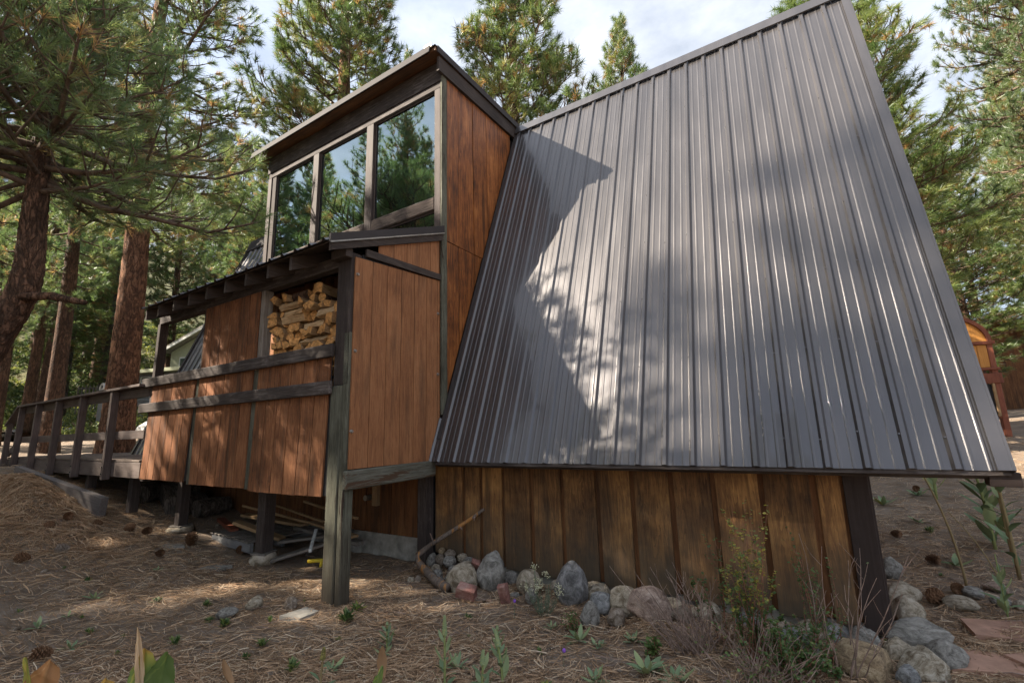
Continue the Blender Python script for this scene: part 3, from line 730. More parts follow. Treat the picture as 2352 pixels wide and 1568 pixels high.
# end wall panel
pe = MB(); pe.box((-.004, .10, 1.2), (.002, 1.27, 3.36), b=.001); peo = pe.build('end_panel', K['black'], shed)
e = [0.0, .225, .43, .64, .845, 1.05, 1.245, 1.285]
for i in range(7):
    a, b = e[i]+.0035, e[i+1]-.0035
    prism('siding_board', [(a, 1.200), (b, 1.200), (b, 3.30+.06*b), (a, 3.30+.06*a)], 0, .0025, .020, K['t111end'], peo)
e2 = [.30, .52, .72, .92, 1.12, 1.28]
for i in range(5):
    a, b = e2[i]+.003, e2[i+1]-.003
    prism('siding_board', [(a, 3.42), (b, 3.42), (b, sz(b)-.06), (a, max(sz(a)-.06, 3.43))], 0, .002, .016, K['t111end'], peo)
prism('trim_board', [(.12, 3.335), (1.285, 3.385), (1.285, 3.46), (.12, 3.415)], 0, .021, .045, K['trimy'], peo)
for yy, zz in ((.03, 3.12), (.03, 2.33), (.02, 1.55), (1.25, 2.95), (1.25, 2.2), (1.25, 1.5)):
    b_ = MB(); b_.tube([(.018, yy, zz), (.036, yy, zz)], [.020, .012], 10); b_.build('bolt', K['bolt'], peo)
box('bottom_beam', (-.02, -.035, 1.02), (.045, 1.20, 1.196), K['greeny'], shed, b=.012, rot=(.012, 0, 0))
# floor of the store and its legs
fl = MB()
for k in range(9):
    fl.box((-4.45, .02+k*.14, 1.205), (-.01, .02+k*.14+.134, 1.24))
fl.box((-4.45, .02, 1.05), (-.26, .06, 1.20)); fl.box((-4.45, 1.20, 1.05), (-.01, 1.25, 1.20))
fl.build('floor_frame', K['floorx'], shed)
for (x, y, zt, w_) in ((-2.12, .50, 1.06, .15), (-4.20, .45, 1.06, .13), (-5.30, .22, 1.0, .12)):
    box('leg', (x-w_/2, y-w_/2, gzs(x, y)+.04), (x+w_/2, y+w_/2, zt), K['trim'], shed, rot=(0, 0, .05), b=.008)

# ------------------------------------------------------------------ the deck with its railing
deck = empty('wooden_deck', (-8, .5, 1.0), 'brown painted low deck with open railing beside the wood store', 'deck')
dx = [-5.60, -6.98, -8.28, -9.53, -10.70]
for i in range(8):
    box('floor_board', (-11.5, -.02+.143*i, 1.205+rng.uniform(0, .004)), (-4.56, -.02+.143*i+.136, 1.243), K['floorx'], deck, jit=.0006)
for i in range(13):
    if i > 0: box('floor_board', (-11.5, 1.124+.143*i, 1.205), (-8.35, 1.124+.143*i+.136, 1.243), K['floorx'], deck, jit=.0006)
box('rim_joist', (-11.5, -.025, .985), (-4.5, .018, 1.203), K['deckpaintx'], deck)
box('rim_joist', (-11.5, .018, .985), (-11.46, 3.0, 1.203), K['deckpaintx'], deck)
for x in dx:
    box('railing_post', (x-.045, -.125, .945), (x+.045, -.028, 2.30), K['deckpaint'], deck, jit=.006)
bar('railing_post', (-11.52, -.075, .90), (-11.50, -.075, 1.98), .09, .09, K['deckpaint'], deck)
box('top_rail', (-10.80, -.15, 2.302), (-4.50, .01, 2.340), K['deckpaintx'], deck)
box('upper_rail', (-10.75, -.026, 2.165), (-4.50, .012, 2.298), K['deckpaintx'], deck)
box('middle_rail', (-10.75, -.026, 1.545), (-4.50, .012, 1.672), K['deckpaintx'], deck)
bar('top_rail', (-10.78, -.07, 2.322), (-11.60, -.07, 1.93), .15, .04, K['deckpaintx'], deck)
bar('middle_rail', (-10.78, -.01, 1.60), (-11.55, -.01, 1.30), .04, .12, K['deckpaintx'], deck)
for x, y in ((-6.9, .15), (-8.6, .25), (-10.3, .25), (-5.25, .9), (-8.0, 1.0)):
    box('deck_leg', (x-.06, y-.06, gzs(x, y)-.1), (x+.06, y+.06, 1.20), K['deckpaint'], deck)
for x in dx:
    for zz in (1.03, 1.13):
        b_ = MB(); b_.tube([(x, -.124, zz), (x, -.137, zz)], [.012, .009], 8); b_.build('bolt', K['darkbolt'], deck)

# ------------------------------------------------------------------ firewood, log by log
ORD = ['first', 'second', 'third', 'fourth', 'fifth', 'sixth', 'seventh', 'eighth', 'ninth', 'tenth', 'eleventh', 'twelfth', 'thirteenth', 'fourteenth', 'fifteenth', 'sixteenth', 'seventeenth', 'eighteenth', 'nineteenth', 'twentieth']
def log_mesh(w, h, L):
    """split billet along local Y: a ragged wedge with bark on its round side"""
    kind = rng.random(); segs = 7
    if kind < .60:                                        # quarter wedge
        half = rng.uniform(.55, .95); arc = [(math.sin(a), math.cos(a)) for a in np.linspace(-half, half, 5)]; prof = [(0, 0)]+arc; bark_e = {1, 2, 3, 4}
    elif kind < .85:                                      # slab with flat sides
        prof = [(-.5, 0), (.45, .05), (.5, .5), (.40, .95), (-.05, 1.05), (-.48, .8)]; bark_e = {3} if rng.random() < .5 else set()
    else:                                                 # small round
        prof = [(math.cos(a)*.5, .5+math.sin(a)*.5) for a in np.linspace(0, 2*math.pi, 9)[:-1]]; bark_e = set(range(8))
    P = np.array(prof)+np.array([[rng.uniform(-.07, .07), rng.uniform(-.07, .07)] for _ in prof]); P -= (P.max(0)+P.min(0))/2
    a = rng.uniform(0, 6.28) if kind < .6 else rng.choice((0, math.pi/2, math.pi))+rng.uniform(-.25, .25); c_, s_ = math.cos(a), math.sin(a); P = P @ np.array([[c_, s_], [-s_, c_]])
    P = (P-P.min(0))/(P.max(0)-P.min(0)); P[:, 0] -= .5
    n = len(P); v = []; tw = rng.uniform(-.25, .25)
    for s in range(segs+1):
        t = s/segs; q = tw*(t-.5); cq, sq = math.cos(q), math.sin(q)
        for k_, (x_, z_) in enumerate(P):
            x_, z_ = x_*cq-(z_-.5)*sq, x_*sq+(z_-.5)*cq+.5
            v.append((x_*w+rng.uniform(-.006, .006), L*t+(rng.uniform(-.012, .012) if s in (0, segs) else 0), max(0, z_)*h+rng.uniform(-.005, .005)))
    f = []; mi = []; barky = rng.random() < .35
    for s in range(segs):
        for k in range(n): f.append([s*n+k, s*n+(k+1) % n, (s+1)*n+(k+1) % n, (s+1)*n+k]); mi.append(2 if k in bark_e and barky else 0)
    f += [list(range(n))[::-1], [segs*n+k for k in range(n)]]; mi += [1, 1]
    V = np.array(v); cen = V.mean(0); out = []
    for q in f:
        pts = V[q]; nn = np.cross(pts[1]-pts[0], pts[2]-pts[0]); out.append(q if np.dot(nn, pts.mean(0)-cen) > 0 else q[::-1])
    return mesh('firewood', v, out, [K['split'], K['splitend'], K['bark']], False, mi)
z = 2.262; row = 0
base_lift = 0
while z < 3.10:
    rh = rng.uniform(.072, .105)
    x = -1.555; k = 0; xmax = -.235 if row < 8 else -.55+rng.uniform(-.1, .1)
    if row == 8: x = -1.40
    while x < xmax-.06:
        side = rng.random() < .17 and x < xmax-.45
        w = rng.uniform(.06, .125)
        if side:
            L = rng.uniform(.33, .42)
            me = log_mesh(rh*1.15, rh*.96, L)
            Mw = TR((x+L, .12+rng.uniform(-.02, .04), z), (0, 0, math.pi/2+rng.uniform(-.08, .08)))
            adv = L+.012; des = 'pale split side'
        else:
            w = min(w, xmax-x)
            if w < .06: break
            L = .40; me = log_mesh(w*1.12, rh*rng.uniform(.95, 1.28), L)
            Mw = TR((x+w/2, .09+rng.uniform(-.06, .09), z), (rng.uniform(-.03, .03), rng.uniform(-.14, .14), rng.uniform(-.02, .46)))
            adv = w+.010; des = 'sawn orange end'
        lab = 'split log with %s, %s from left in the %s' % (des, ORD[min(k, 19)], 'lowest row behind the rail' if row == 0 else '%s row above the rail' % ORD[min(row, 19)])
        o = ob('firewood_log', me, None, Mw, label=lab, cat='log', group='firewood stacked in the lean-to')
        x += adv; k += 1
    z += rh; row += 1
# the stack goes on down behind the gap beside the corner post
z = 1.242; row = 0
while z < 2.24:
    rh = .125; x = -.78
    for k in range(4):
        w = rng.uniform(.12, .145); me = log_mesh(w, rh*.96, .4)
        ob('firewood_log', me, None, TR((x+w/2, .10+rng.uniform(0, .05), z), (0, 0, rng.uniform(-.06, .06))),
           label='firewood log behind the lower boards, glimpsed through the gap by the corner post', cat='log', group='firewood behind the lower boards')
        x += w+.006
    z += rh; row += 1
# ------------------------------------------------------------------ rocks
def ico(sub):
    t = (1+5**.5)/2
    v = [(-1, t, 0), (1, t, 0), (-1, -t, 0), (1, -t, 0), (0, -1, t), (0, 1, t), (0, -1, -t), (0, 1, -t), (t, 0, -1), (t, 0, 1), (-t, 0, -1), (-t, 0, 1)]
    v = [np.array(p)/np.linalg.norm(p) for p in v]
    f = [(0, 11, 5), (0, 5, 1), (0, 1, 7), (0, 7, 10), (0, 10, 11), (1, 5, 9), (5, 11, 4), (11, 10, 2), (10, 7, 6), (7, 1, 8), (3, 9, 4), (3, 4, 2), (3, 2, 6), (3, 6, 8), (3, 8, 9), (4, 9, 5), (2, 4, 11), (6, 2, 10), (8, 6, 7), (9, 8, 1)]
    for _ in range(sub):
        c = {}; nf = []
        def mid(a, b):
            k = (min(a, b), max(a, b))
            if k not in c: p = v[a]+v[b]; v.append(p/np.linalg.norm(p)); c[k] = len(v)-1
            return c[k]
        for a, b, d in f:
            x, y, z = mid(a, b), mid(b, d), mid(d, a); nf += [(a, x, z), (b, y, x), (d, z, y), (x, y, z)]
        f = nf
    return np.array(v), np.array(f)
IV, IF = ico(3)
def rock_verts(seed, angular):
    r = np.random.default_rng(seed); d = IV.copy(); rad = np.ones(len(d))
    for k in range(13):                                  # flattened facets
        n = r.normal(size=3); n /= np.linalg.norm(n); lim = r.uniform(.58, .90)
        s = d@n*rad; rad = np.where(s > lim, rad*(1-angular+angular*lim/np.maximum(s, .01)), rad)
    for k in range(16):
        w = r.normal(size=3)*(1.5+k*.9); rad = rad+.030/(1+k*.35)*np.sin(d@w+r.uniform(0, 6))
    v = d*rad[:, None]; v /= np.abs(v).max(0)[None]
    return v*.5
RV = [rock_verts(40+k,   .42 if k < 6 else .90) for k in range(10)]
_rm = {}
def rock(x, y, z, w, h, colr, label, group, name='rock', deep=None, var=None, rotz=None, sink=.14, cat='rock'):
    var = (rng.randrange(6) if colr in ('grey', 'blue', 'dark', 'tan') else 6+rng.randrange(4)) if var is None else var
    if (var, colr) not in _rm: _rm[(var, colr)] = mesh('rock', RV[var], IF, R_[colr], True)
    d = deep or w*rng.uniform(.7, .95)
    return ob(name, _rm[(var, colr)], None, TR((x, y, z+h*(.5-sink)), (rng.uniform(-.12, .12), rng.uniform(-.12, .12), (.5 if rotz is None else rotz)+rng.uniform(-.4, .4)), (w, d, h*1.08)), label=label, cat=cat, group=group)
ROCKS = [
 (0.92, 1.03, 0.0, .27, .36, 'grey', 'tall smooth grey boulder standing between the two leaning bricks'),
 (0.69, .86, 0.0, .31, .27, 'tan', 'flat tan slab of rock behind the largest red brick'),
 (0.96, 1.30, -.03, .16, .15, 'grey', 'round grey rock at the foundation right of the tall boulder'),
 (1.03, 1.24, -.10, .15, .11, 'brown', 'brown rock half buried under the round grey rock'),
 (1.22, .96, 0, .09, .05, 'grey', 'small flat stone right of the upright brick'),
 (1.27, 1.12, 0, .22, .22, 'tan', 'rounded tan boulder left of the white flowered plant'),
 (1.42, .91, 0, .10, .13, 'grey', 'small grey rock at the foot of the white flowered plant'),
 (1.49, 1.30, .0, .14, .11, 'tan', 'tan cobble against the foundation behind the white flowers'),
 (1.77, 1.05, 0, .30, .35, 'dark', 'big dark slate boulder right of the white flowered plant'),
 (1.86, 1.32, -.02, .18, .15, 'tan', 'tan cobble resting high against the foundation beside the dark boulder'),
 (1.96, 1.20, -.05, .21, .20, 'tan', 'speckled tan cobble below the high cobble at the foundation'),
 (2.07, .95, 0, .20, .16, 'blue', 'smooth blue grey cobble in front of the speckled one'),
 (2.09, .69, 0, .16, .18, 'grey', 'pointed grey rock with a rusty side at the front of the row'),
 (2.26, .98, 0, .24, .22, 'tan', 'wrinkled tan grey rock between the blue cobble and the pink boulder'),
 (2.27, .79, 0, .16, .13, 'brown', 'small brown rock in front of the wrinkled rock'),
 (2.48, .98, 0, .34, .24, 'pink', 'broad pinkish boulder at the left edge of the bare twigs'),
 (2.33, 1.30, -.04, .20, .16, 'grey', 'grey cobble on top behind the pinkish boulder'),
 (2.56, 1.28, -.07, .20, .17, 'tan', 'tan cobble behind the bare twigs at the foundation'),
 (3.70, 1.30, -.03, .23, .18, 'blue', 'blue grey rock under the wall behind the shrub'),
 (3.86, 1.27, -.02, .27, .19, 'grey', 'pale grey rock under the wall near the corner board'),
 (4.03, 1.22, -.05, .24, .22, 'tan', 'tan wedge of rock under the corner board'),
 (3.83, .90, -.04, .46, .29, 'orange', 'large rusty orange boulder in front of the corner board'),
 (3.36, 1.30, -.10, .21, .17, 'tan', 'tan rock behind the leafy shrub at the foundation'),
 (3.12, 1.30, -.12, .26, .20, 'blue', 'blue grey rock behind the tallest shrub stems'),
 (3.53, 1.28, -.03, .22, .15, 'tan', 'flat tan rock behind the right part of the shrub'),
 (3.53, .90, 0, .16, .15, 'grey', 'grey rock among the shrub stems beside the orange boulder'),
 (3.42, 1.06, 0, .17, .13, 'blue', 'bluish rock deep in the middle of the shrub'),
 (3.26, .98, 0, .15, .12, 'brown', 'brown rock at the base of the shrub stems'),
 (2.86, 1.22, -.03, .24, .16, 'quartz', 'pale crumbly rock behind the bare twigs'),
 (2.70, 1.05, 0, .18, .12, 'brown', 'brown rock just right of the pinkish boulder'),
 (4.12, 1.00, -.05, .38, .28, 'quartz', 'pale veined boulder at the bottom right corner of the cabin'),
 (4.17, 1.52, -.02, .50, .24, 'grey', 'long grey slab of rock behind the pale veined boulder'),
 (4.17, 1.90, -.02, .30, .28, 'tan', 'tan rock beside the cabin corner past the corner board'),
 (4.20, 2.40, -.02, .32, .20, 'tan', 'tan rock lying along the side of the cabin'),
 (4.27, 1.24, -.01, .29, .21, 'grey', 'grey rock leaning on the right of the pale veined boulder'),
 (4.03, .84, 0, .16, .14, 'blue', 'small blue grey rock under the pale veined boulder'),
 (4.21, 3.11, 0, .22, .22, 'grey', 'grey rock farther along the side of the cabin'),
 (4.55, 2.37, 0, .25, .11, 'tan', 'low tan stone in the needles right of the cabin'),
 (4.71, 2.71, 0, .19, .09, 'grey', 'flat grey stone behind the low tan stone'),
 (4.84, 2.56, 0, .15, .07, 'grey', 'small grey stone beside the dry stalk'),
 (4.95, 2.52, 0, .13, .08, 'tan', 'small tan stone at the right edge of the picture'),
 (4.92, 2.98, 0, .19, .09, 'pink', 'flat pinkish stone beneath the tall stalks'),
 (-.76, -.35, 0, .16, .12, 'tan', 'half buried tan stone left of the corner post'),
 (-.76, -.60, 0, .19, .10, 'grey', 'low grey stone left of the half buried tan stone'),
 (-.41, -.23, 0, .14, .12, 'brown', 'brown stone just left of the corner post foot'),
 (.07, .78, 0, .075, .06, 'tan', 'tiny tan stone left of the dead branch'),
 (.11, .84, 0, .07, .07, 'brown', 'tiny brown stone under the bend of the dead branch'),
]
for (x, y, z, w, h, c, lab) in ROCKS:
    k_ = 1.12 if .6 < y < 1.4 and x < 3.6 else (.86 if 3.6 <= x < 4.4 and y < 2 else 1.0)
    rock(x, y, gzs(x, y)+z, w*k_, h*k_, c, lab, 'rocks along the foundation' if y > .6 and x < 4.4 else 'stones on the ground')
PILE = [(-.10, 1.30, .0, .14, .17, 'grey'), (.22, 1.02, 0, .12, .11, 'grey'), (.04, 1.28, .05, .13, .12, 'brown'), (.10, 1.36, .10, .15, .11, 'brown'), (.18, 1.26, .05, .16, .12, 'grey'), (.28, 1.37, .09, .13, .10, 'tan'),
        (.36, 1.37, .07, .13, .09, 'grey'), (.43, 1.34, .03, .09, .08, 'grey'), (.53, 1.26, .02, .17, .15, 'grey'), (.31, 1.16, .02, .10, .10, 'grey'), (.36, 1.05, 0, .09, .11, 'brown'), (.38, 1.26, .03, .11, .09, 'brown'),
        (.36, .90, 0, .09, .08, 'grey'), (.41, .97, 0, .10, .08, 'grey'), (-.02, 1.38, .13, .10, .08, 'orange'), (.47, .90, 0, .10, .07, 'pink'), (.08, 1.16, .0, .12, .10, 'tan'), (.15, 1.08, 0, .11, .09, 'brown'), (.50, 1.10, 0, .10, .08, 'brown')]
for (x, y, z, w, h, c) in PILE:
    rock(x, y, gzs(x, y)+z, w, h, c, 'rusty orange cobble on top of the pile behind the dead branch' if c == 'orange' else 'small pink cobble at the front of the pile by the dead branch' if c == 'pink' else 'small %s cobble in the pile behind the dead branch' % c, 'cobbles piled behind the dead branch')
# far pale boulders beyond the railing
for (x, y, w, h, lab) in ((-15.2, 3.1, 1.0, .6, 'pale granite boulder seen between the first two railing posts from the left'), (-14.2, 3.6, .8, .55, 'pale granite boulder in the middle of the railing view'), (-16.5, 4.6, 1.3, .7, 'pale granite boulder farthest up the bank'), (-13.4, 2.9, .7, .4, 'low pale boulder beside the big orange pine'), (-14.3, 5.2, 1.1, .6, 'pale boulder behind the big orange pine'), (-12.6, 4.4, .8, .4, 'pale boulder right of the big orange pine')):
    rock(x, y, gzs(x, y), w, h, 'pale', lab, 'pale boulders beyond the deck')
# bricks
for i, (x, y, rot, d, lab) in enumerate((
    (.86, .70, (.5, .25, .35), (.17, .085, .125), 'broken red brick leaning on the flat tan slab'),
    (.74, .99, (.75, .3, .5), (.085, .06, .16), 'red brick standing on end left of the tall boulder'),
    (1.21, .80, (.3, -.12, .3), (.08, .065, .17), 'weathered brick propped upright right of the tall boulder'))):
    v, f = cbox(d, .006); v = [[q+rng.uniform(-.010, .010) for q in p] for p in v]
    ob('brick', mesh('brick', v, f, K['brick']), None, TR((x, y, gzs(x, y)+(.07, .20, .085)[i]), rot), label=lab, cat='brick', group='old bricks among the rocks')
# flagstones
def slab_stone(name, poly, x, y, th, m, lab, cat, group=None, rot=0, lift=0, tilt=(0, 0)):
    v, f = prism_vf(poly, 2, -th, .0)
    return ob(name, mesh(name, v, f, m), None, TR((x, y, gzs(x, y)+th*.55+lift), (tilt[0], tilt[1], rot)), label=lab, cat=cat, group=group)
slab_stone('flagstone', [(-.30, -.12), (.05, -.16), (.26, -.05), (.20, .12), (-.10, .17), (-.28, .08)], 4.50, 1.36, .04, K['flag'], 'pink sandstone flagstone at the bottom right, nearest the cabin corner', 'flagstone', 'pink flagstones', .4)
slab_stone('flagstone', [(-.30, -.16), (.18, -.20), (.30, .05), (.12, .20), (-.26, .14)], 4.78, 1.98, .04, K['flag'], 'pink sandstone flagstone under the tall stalks', 'flagstone', 'pink flagstones', .2)
slab_stone('flagstone', [(-.22, -.14), (.18, -.15), (.26, .10), (-.12, .18)], 4.80, 1.44, .04, K['flag'], 'pink sandstone flagstone cut by the right edge of the picture', 'flagstone', 'pink flagstones', .9)
slab_stone('concrete_slab', [(-.14, -.10), (.08, -.12), (.13, .06), (-.05, .12)], -.17, -.28, .05, K['concrete'], 'small broken concrete slab lying at the foot of the corner post', 'slab', None, .3)
# concrete piers under the legs
for (x, y, r, h, lab) in ((-2.12, .50, .15, .17, 'round concrete pier under the nearer leg of the wood store'), (-4.20, .45, .17, .10, 'broken concrete pier under the farther leg of the wood store')):
    v = IV*np.array([r, r, h*.62])[None]; v = v*(1+.05*np.sin(IV@np.array([5, 3, 7]))[:, None]); v[:, 2] = np.clip(v[:, 2], -h*.5, h*.42)
    p = ob('concrete_pier', mesh('concrete_pier', v, IF, R_['tan'], True), None, TR((x, y, gzs(x, y)+h*.30)), label=lab, cat='pier', group='concrete piers under the wood store')
    box('wood_shim', (x-.10, y-.11, gzs(x, y)+h*.70), (x+.10, y+.11, gzs(x, y)+h*.70+.022), K['oldlumber'], None, rot=(.05, .04, .4), label='thin wooden shim on top of the %s concrete pier' % ('nearer' if x > -3 else 'farther'), cat='shim', group='shims on the piers')
# thin flat stones
slab_stone('flat_stone', [(-.22, -.08), (.12, -.10), (.20, .02), (.0, .10), (-.2, .06)], -3.55, .10, .03, R_['grey'], 'thin flat grey stone in front of the farther pier', 'stone', None, .2)
slab_stone('flat_stone', [(-.16, -.07), (.14, -.09), (.18, .06), (-.1, .08)], -2.35, .05, .03, R_['grey'], 'thin flat stone left of the nearer pier', 'stone', None, .5)

# ------------------------------------------------------------------ junk under the wood store
pal = empty('pallet', (-2.75, 1.0, .12), 'grey wooden pallet lying in the dark under the wood store', 'pallet')
PM = Matrix.Translation((-2.95, .95, gzs(-2.9, .9)+.02)) @ Euler((0, 0, -.10)).to_matrix().to_4x4()
def pbox(name, lo, hi, m, parent):
    v, f = cbox([hi[i]-lo[i] for i in range(3)], .004); c = Vector([(hi[i]+lo[i])/2 for i in range(3)])
    ob(name, mesh(name, v, f, m), parent, PM @ Matrix.Translation(c))
for yy in (-.42, -.02, .36): pbox('stringer', (-.6, yy, 0), (.6, yy+.05, .115), K['palletx'], pal)
for k in range(10): pbox('slat', (-.6+k*.122, -.44, .116), (-.6+k*.122+.085, .43, .136), K['oldlumber'], pal)
J = [((-2.9, .55, .42), (-2.3, .85, .20), .14, .04, 'lumber', 'short orange board lying across the pallet'),
     ((-3.6, 1.0, .52), (-1.9, 1.1, .36), .03, .03, 'lumber', 'long thin pale stick over the pallet'),
     ((-3.3, 1.15, .58), (-1.6, .95, .45), .03, .025, 'lumber', 'thin pale lath at the back of the junk heap'),
     ((-2.4, 1.2, .62), (-1.15, 1.1, .50), .035, .03, 'lumber', 'pale stick sloping right behind the nearer leg'),
     ((-2.0, 1.05, .40), (-1.0, .95, .33), .09, .03, 'lumber', 'brown plank end right of the nearer leg'),
     ((-1.75, .95, .34), (-1.38, .62, .20), .035, .035, 'white', 'white plastic pipe poking out of the junk heap'),
     ((-2.2, .75, .20), (-1.45, 1.25, .28), .16, .03, 'oldlumber', 'grey board leaning in the junk heap right of the pallet'),
     ((-1.95, .50, .06), (-1.55, .95, .20), .15, .03, 'oldlumber', 'short grey board propped beside the nearer pier'),
     ((-2.6, 1.25, .25), (-1.2, 1.20, .18), .12, .05, 'oldlumber', 'dark plank lying along the back wall'),
     ((-3.9, 1.2, .34), (-2.5, 1.3, .28), .14, .04, 'lumber', 'brown plank behind the pallet'),
     ((-4.1, .95, .30), (-3.3, .75, .24), .10, .05, 'playred', 'dull red board left of the pallet')]
for i, (a, b, w, h, mk, lab) in enumerate(J):
    bar('loose_board' if mk != 'white' else 'plastic_pipe', a, b, w, h, K[mk], None, label=lab, cat='pipe' if mk == 'white' else 'board', group='scrap under the wood store')
for i, (x, y, r, L, rot) in enumerate(((-5.0, .85, .17, .5, .3), (-5.5, .95, .20, .5, -.2), (-5.9, .7, .15, .45, .5), (-4.7, 1.1, .14, .5, .1))):
    t = MB(); t.tube([(0, -L/2, 0), (0, 0, .01), (0, L/2, 0)], [r, r*1.04, r*.97], 14)
    t.build('log_round', K['barkgrey'], None, TR((x, y, gzs(x, y)+r*.85), (0, 0, rot)), smooth=False, label='%s sawn log round in the dark under the deck' % ORD[i].capitalize().lower() + ' from the right' if False else ('thick sawn log round in the dark under the deck, %s' % ('nearest the leg', 'largest', 'farthest left', 'half hidden at the back')[i]), cat='log', group='log rounds under the deck')
yb_ = empty('yellow_tool', (-1.39, .72, .0), 'small bright yellow plastic tool handle on the dirt behind the corner post', 'tool')
t = MB(); t.tube([(-1.47, .66, .07), (-1.30, .78, .075)], .022, 8); t.build('grip', K['yellow'], yb_, smooth=True)
t = MB(); t.tube([(-1.34, .75, .075), (-1.345, .745, -.0)], .018, 8); t.build('stem', K['yellow'], yb_, smooth=True)

# plank buried in the needle mound by the deck
mp_ = empty('buried_plank', (-6.7, -.35, .7), 'long grey brown plank half buried in the mound of pine needles by the deck', 'plank')
bar('plank', (-8.25, -.50, 1.00), (-5.20, -.17, .57), .10, .28, K['plank'], mp_)
# dead branch leaning on the wall
db = empty('dead_branch', (.2, .9, 0), 'bent dead pine branch with peeling bark leaning against the cabin wall', 'branch')
t = MB(); pts = [(.60, .73, .055), (.36, .82, .075), (.14, .93, .10), (-.06, 1.03, .14), (-.10, 1.06, .20), (.02, 1.13, .30), (.20, 1.24, .42), (.36, 1.34, .53), (.545, 1.43, .665)]
t.tube(pts, [.044, .042, .040, .034, .030, .026, .024, .021, .017], 10)
t.build('stem', K['deadwood'], db, smooth=True)
for a, b in (((.05, 1.15, .33), (.045, 1.10, .43)), ((.30, 1.30, .49), (.36, 1.27, .46)), ((.45, 1.38, .59), (.47, 1.34, .55))):
    t = MB(); t.tube([a, b], [.010, .004], 6); t.build('broken_twig', K['twig'], db)
# ------------------------------------------------------------------ pine cones
def cone_mesh(m):
    mb = MB(); n = 70
    for i in range(n):
        t = i/n; z = .01+.115*t; prof = math.sin(math.pi*min(1, .12+.80*(1-t)**.85))
        r0 = .010; r1 = .018+.042*prof; a = i*2.39996
        ca, sa = math.cos(a), math.sin(a); up_ = .006+.022*t; wd = .012+.007*prof
        c = np.array([ca*r1, sa*r1, z+up_]); s = np.array([-sa, ca, 0])*wd; b0 = np.array([ca*r0, sa*r0, z])
        mb.add([b0-s*.4, b0+s*.4, c+s*.9, c-s*.9, c*1+np.array([ca, sa, .25])*.008, c-np.array([0, 0, .010])],
               [(0, 3, 4), (0, 4, 1), (1, 4, 2), (0, 5, 3), (0, 1, 5), (1, 2, 5), (3, 5, 4), (5, 2, 4)])
    mb.tube([(0, 0, 0), (0, 0, .12)], [.016, .006], 6)
    return mesh('pine_cone', mb.v, mb.f, m)
CM = [cone_mesh(K['cone']), cone_mesh(K['conepale'])]
CONES = [(-4.0, -1.15, 1.25, 0, 'brown pine cone farthest left in the pine needles'), (-4.05, -.80, 1.2, 1, 'grey weathered pine cone right of the leftmost brown cone'), (-3.42, .26, 1.55, 0, 'largest pine cone standing beside the farther concrete pier'),
 (-2.71, .50, 1.1, 0, 'dark pine cone in front of the pallet'), (-3.26, -.20, .9, 0, 'pine cone lying alone in the dirt below the farther pier'), (-1.09, -1.63, 1.1, 0, 'pine cone at the bottom left near the upright leaves'), (-4.81, -.80, 1.1, 0, 'pine cone on the needle mound, nearest the plank'),
 (-5.06, -.62, 1.1, 0, 'pine cone on the needle mound just below the plank face'), (-4.84, -.26, 1.0, 0, 'dark pine cone at the right end of the buried plank'), (-4.49, -.13, 1.2, 0, 'left one of the twin pine cones below the plank end'), (-4.30, .02, 1.15, 0, 'right one of the twin pine cones below the plank end'),
 (4.57, 3.75, 1.1, 0, 'pine cone right of the corner board in the middle of the slope'), (4.38, 4.46, 1.0, 0, 'pine cone close beside the corner board'), (4.62, 2.78, 1.0, 0, 'dark pine cone near the tan stone by the stalk'), (4.37, 2.34, 1.3, 0, 'blackish pine cone nearest the tan rock at the cabin side'),
 (5.3, 11.0, 1.3, 0, 'far pine cone just under the eave right of the wall'), (6.1, 11.6, 1.3, 0, 'far pine cone beside the yellowing mullein stalk'), (6.5, 10.0, 1.3, 0, 'far pine cone left of the green mullein stalk'), (5.0, 6.9, 1.0, 0, 'pine cone behind the mullein rosettes on the slope'), (6.4, 8.3, 1.2, 0, 'pine cone at the right behind the tall stalks')]
for i, (x, y, s, k, lab) in enumerate(CONES):
    lie = i != 2
    ob('pine_cone', CM[k], None, TR((x, y, gzs(x, y)+(.045*s if lie else .0)), (1.45 if lie else .1, rng.uniform(-.2, .2), rng.uniform(0, 6.28)), s*.74), label=lab, cat='pine cone', group='pine cones on the ground')
# ------------------------------------------------------------------ leaves and plants
def set_tint(me, vals, per):
    a = me.attributes.new('tint', 'FLOAT', 'POINT'); a.data.foreach_set('value', np.repeat(np.asarray(vals, np.float32), per))
def leaf_mesh(name, L, Wd, m, tint, curl=.35, fold=.25, seg=7, wav=0.0, tip=None):
    """leaf growing along local +Y from the origin, arching"""
    v = []; tv = []
    for i in range(seg+1):
        t = i/seg; w = Wd/2*(math.sin(math.pi*min(1, (t*.94+.04)))**.75)*(.55+.45*min(1, t*2.4))
        y = L*t*math.cos(curl*t); z = L*t*math.sin(curl*t*1.0)-fold*.0
        for s in (-1, -.5, 0, .5, 1):
            v.append((s*w*(1+wav*math.sin(t*19+s*3)), y, z+abs(s)*w*fold+wav*.25*w*math.sin(t*23+s*5)))
            tv.append(tint+.06*math.sin(7*t+3*s)+(.5*max(0, t-.8)/.2 if tip else 0))
    f = [(i*5+k, i*5+k+1, (i+1)*5+k+1, (i+1)*5+k) for i in range(seg) for k in range(4)]
    v2 = [(a, b, c-.0012) for a, b, c in v]; n = len(v)
    f2 = [tuple(q+n for q in g)[::-1] for g in f]
    me = mesh(name, v+v2, f+f2, m, True); set_tint(me, tv+tv, 1); return me
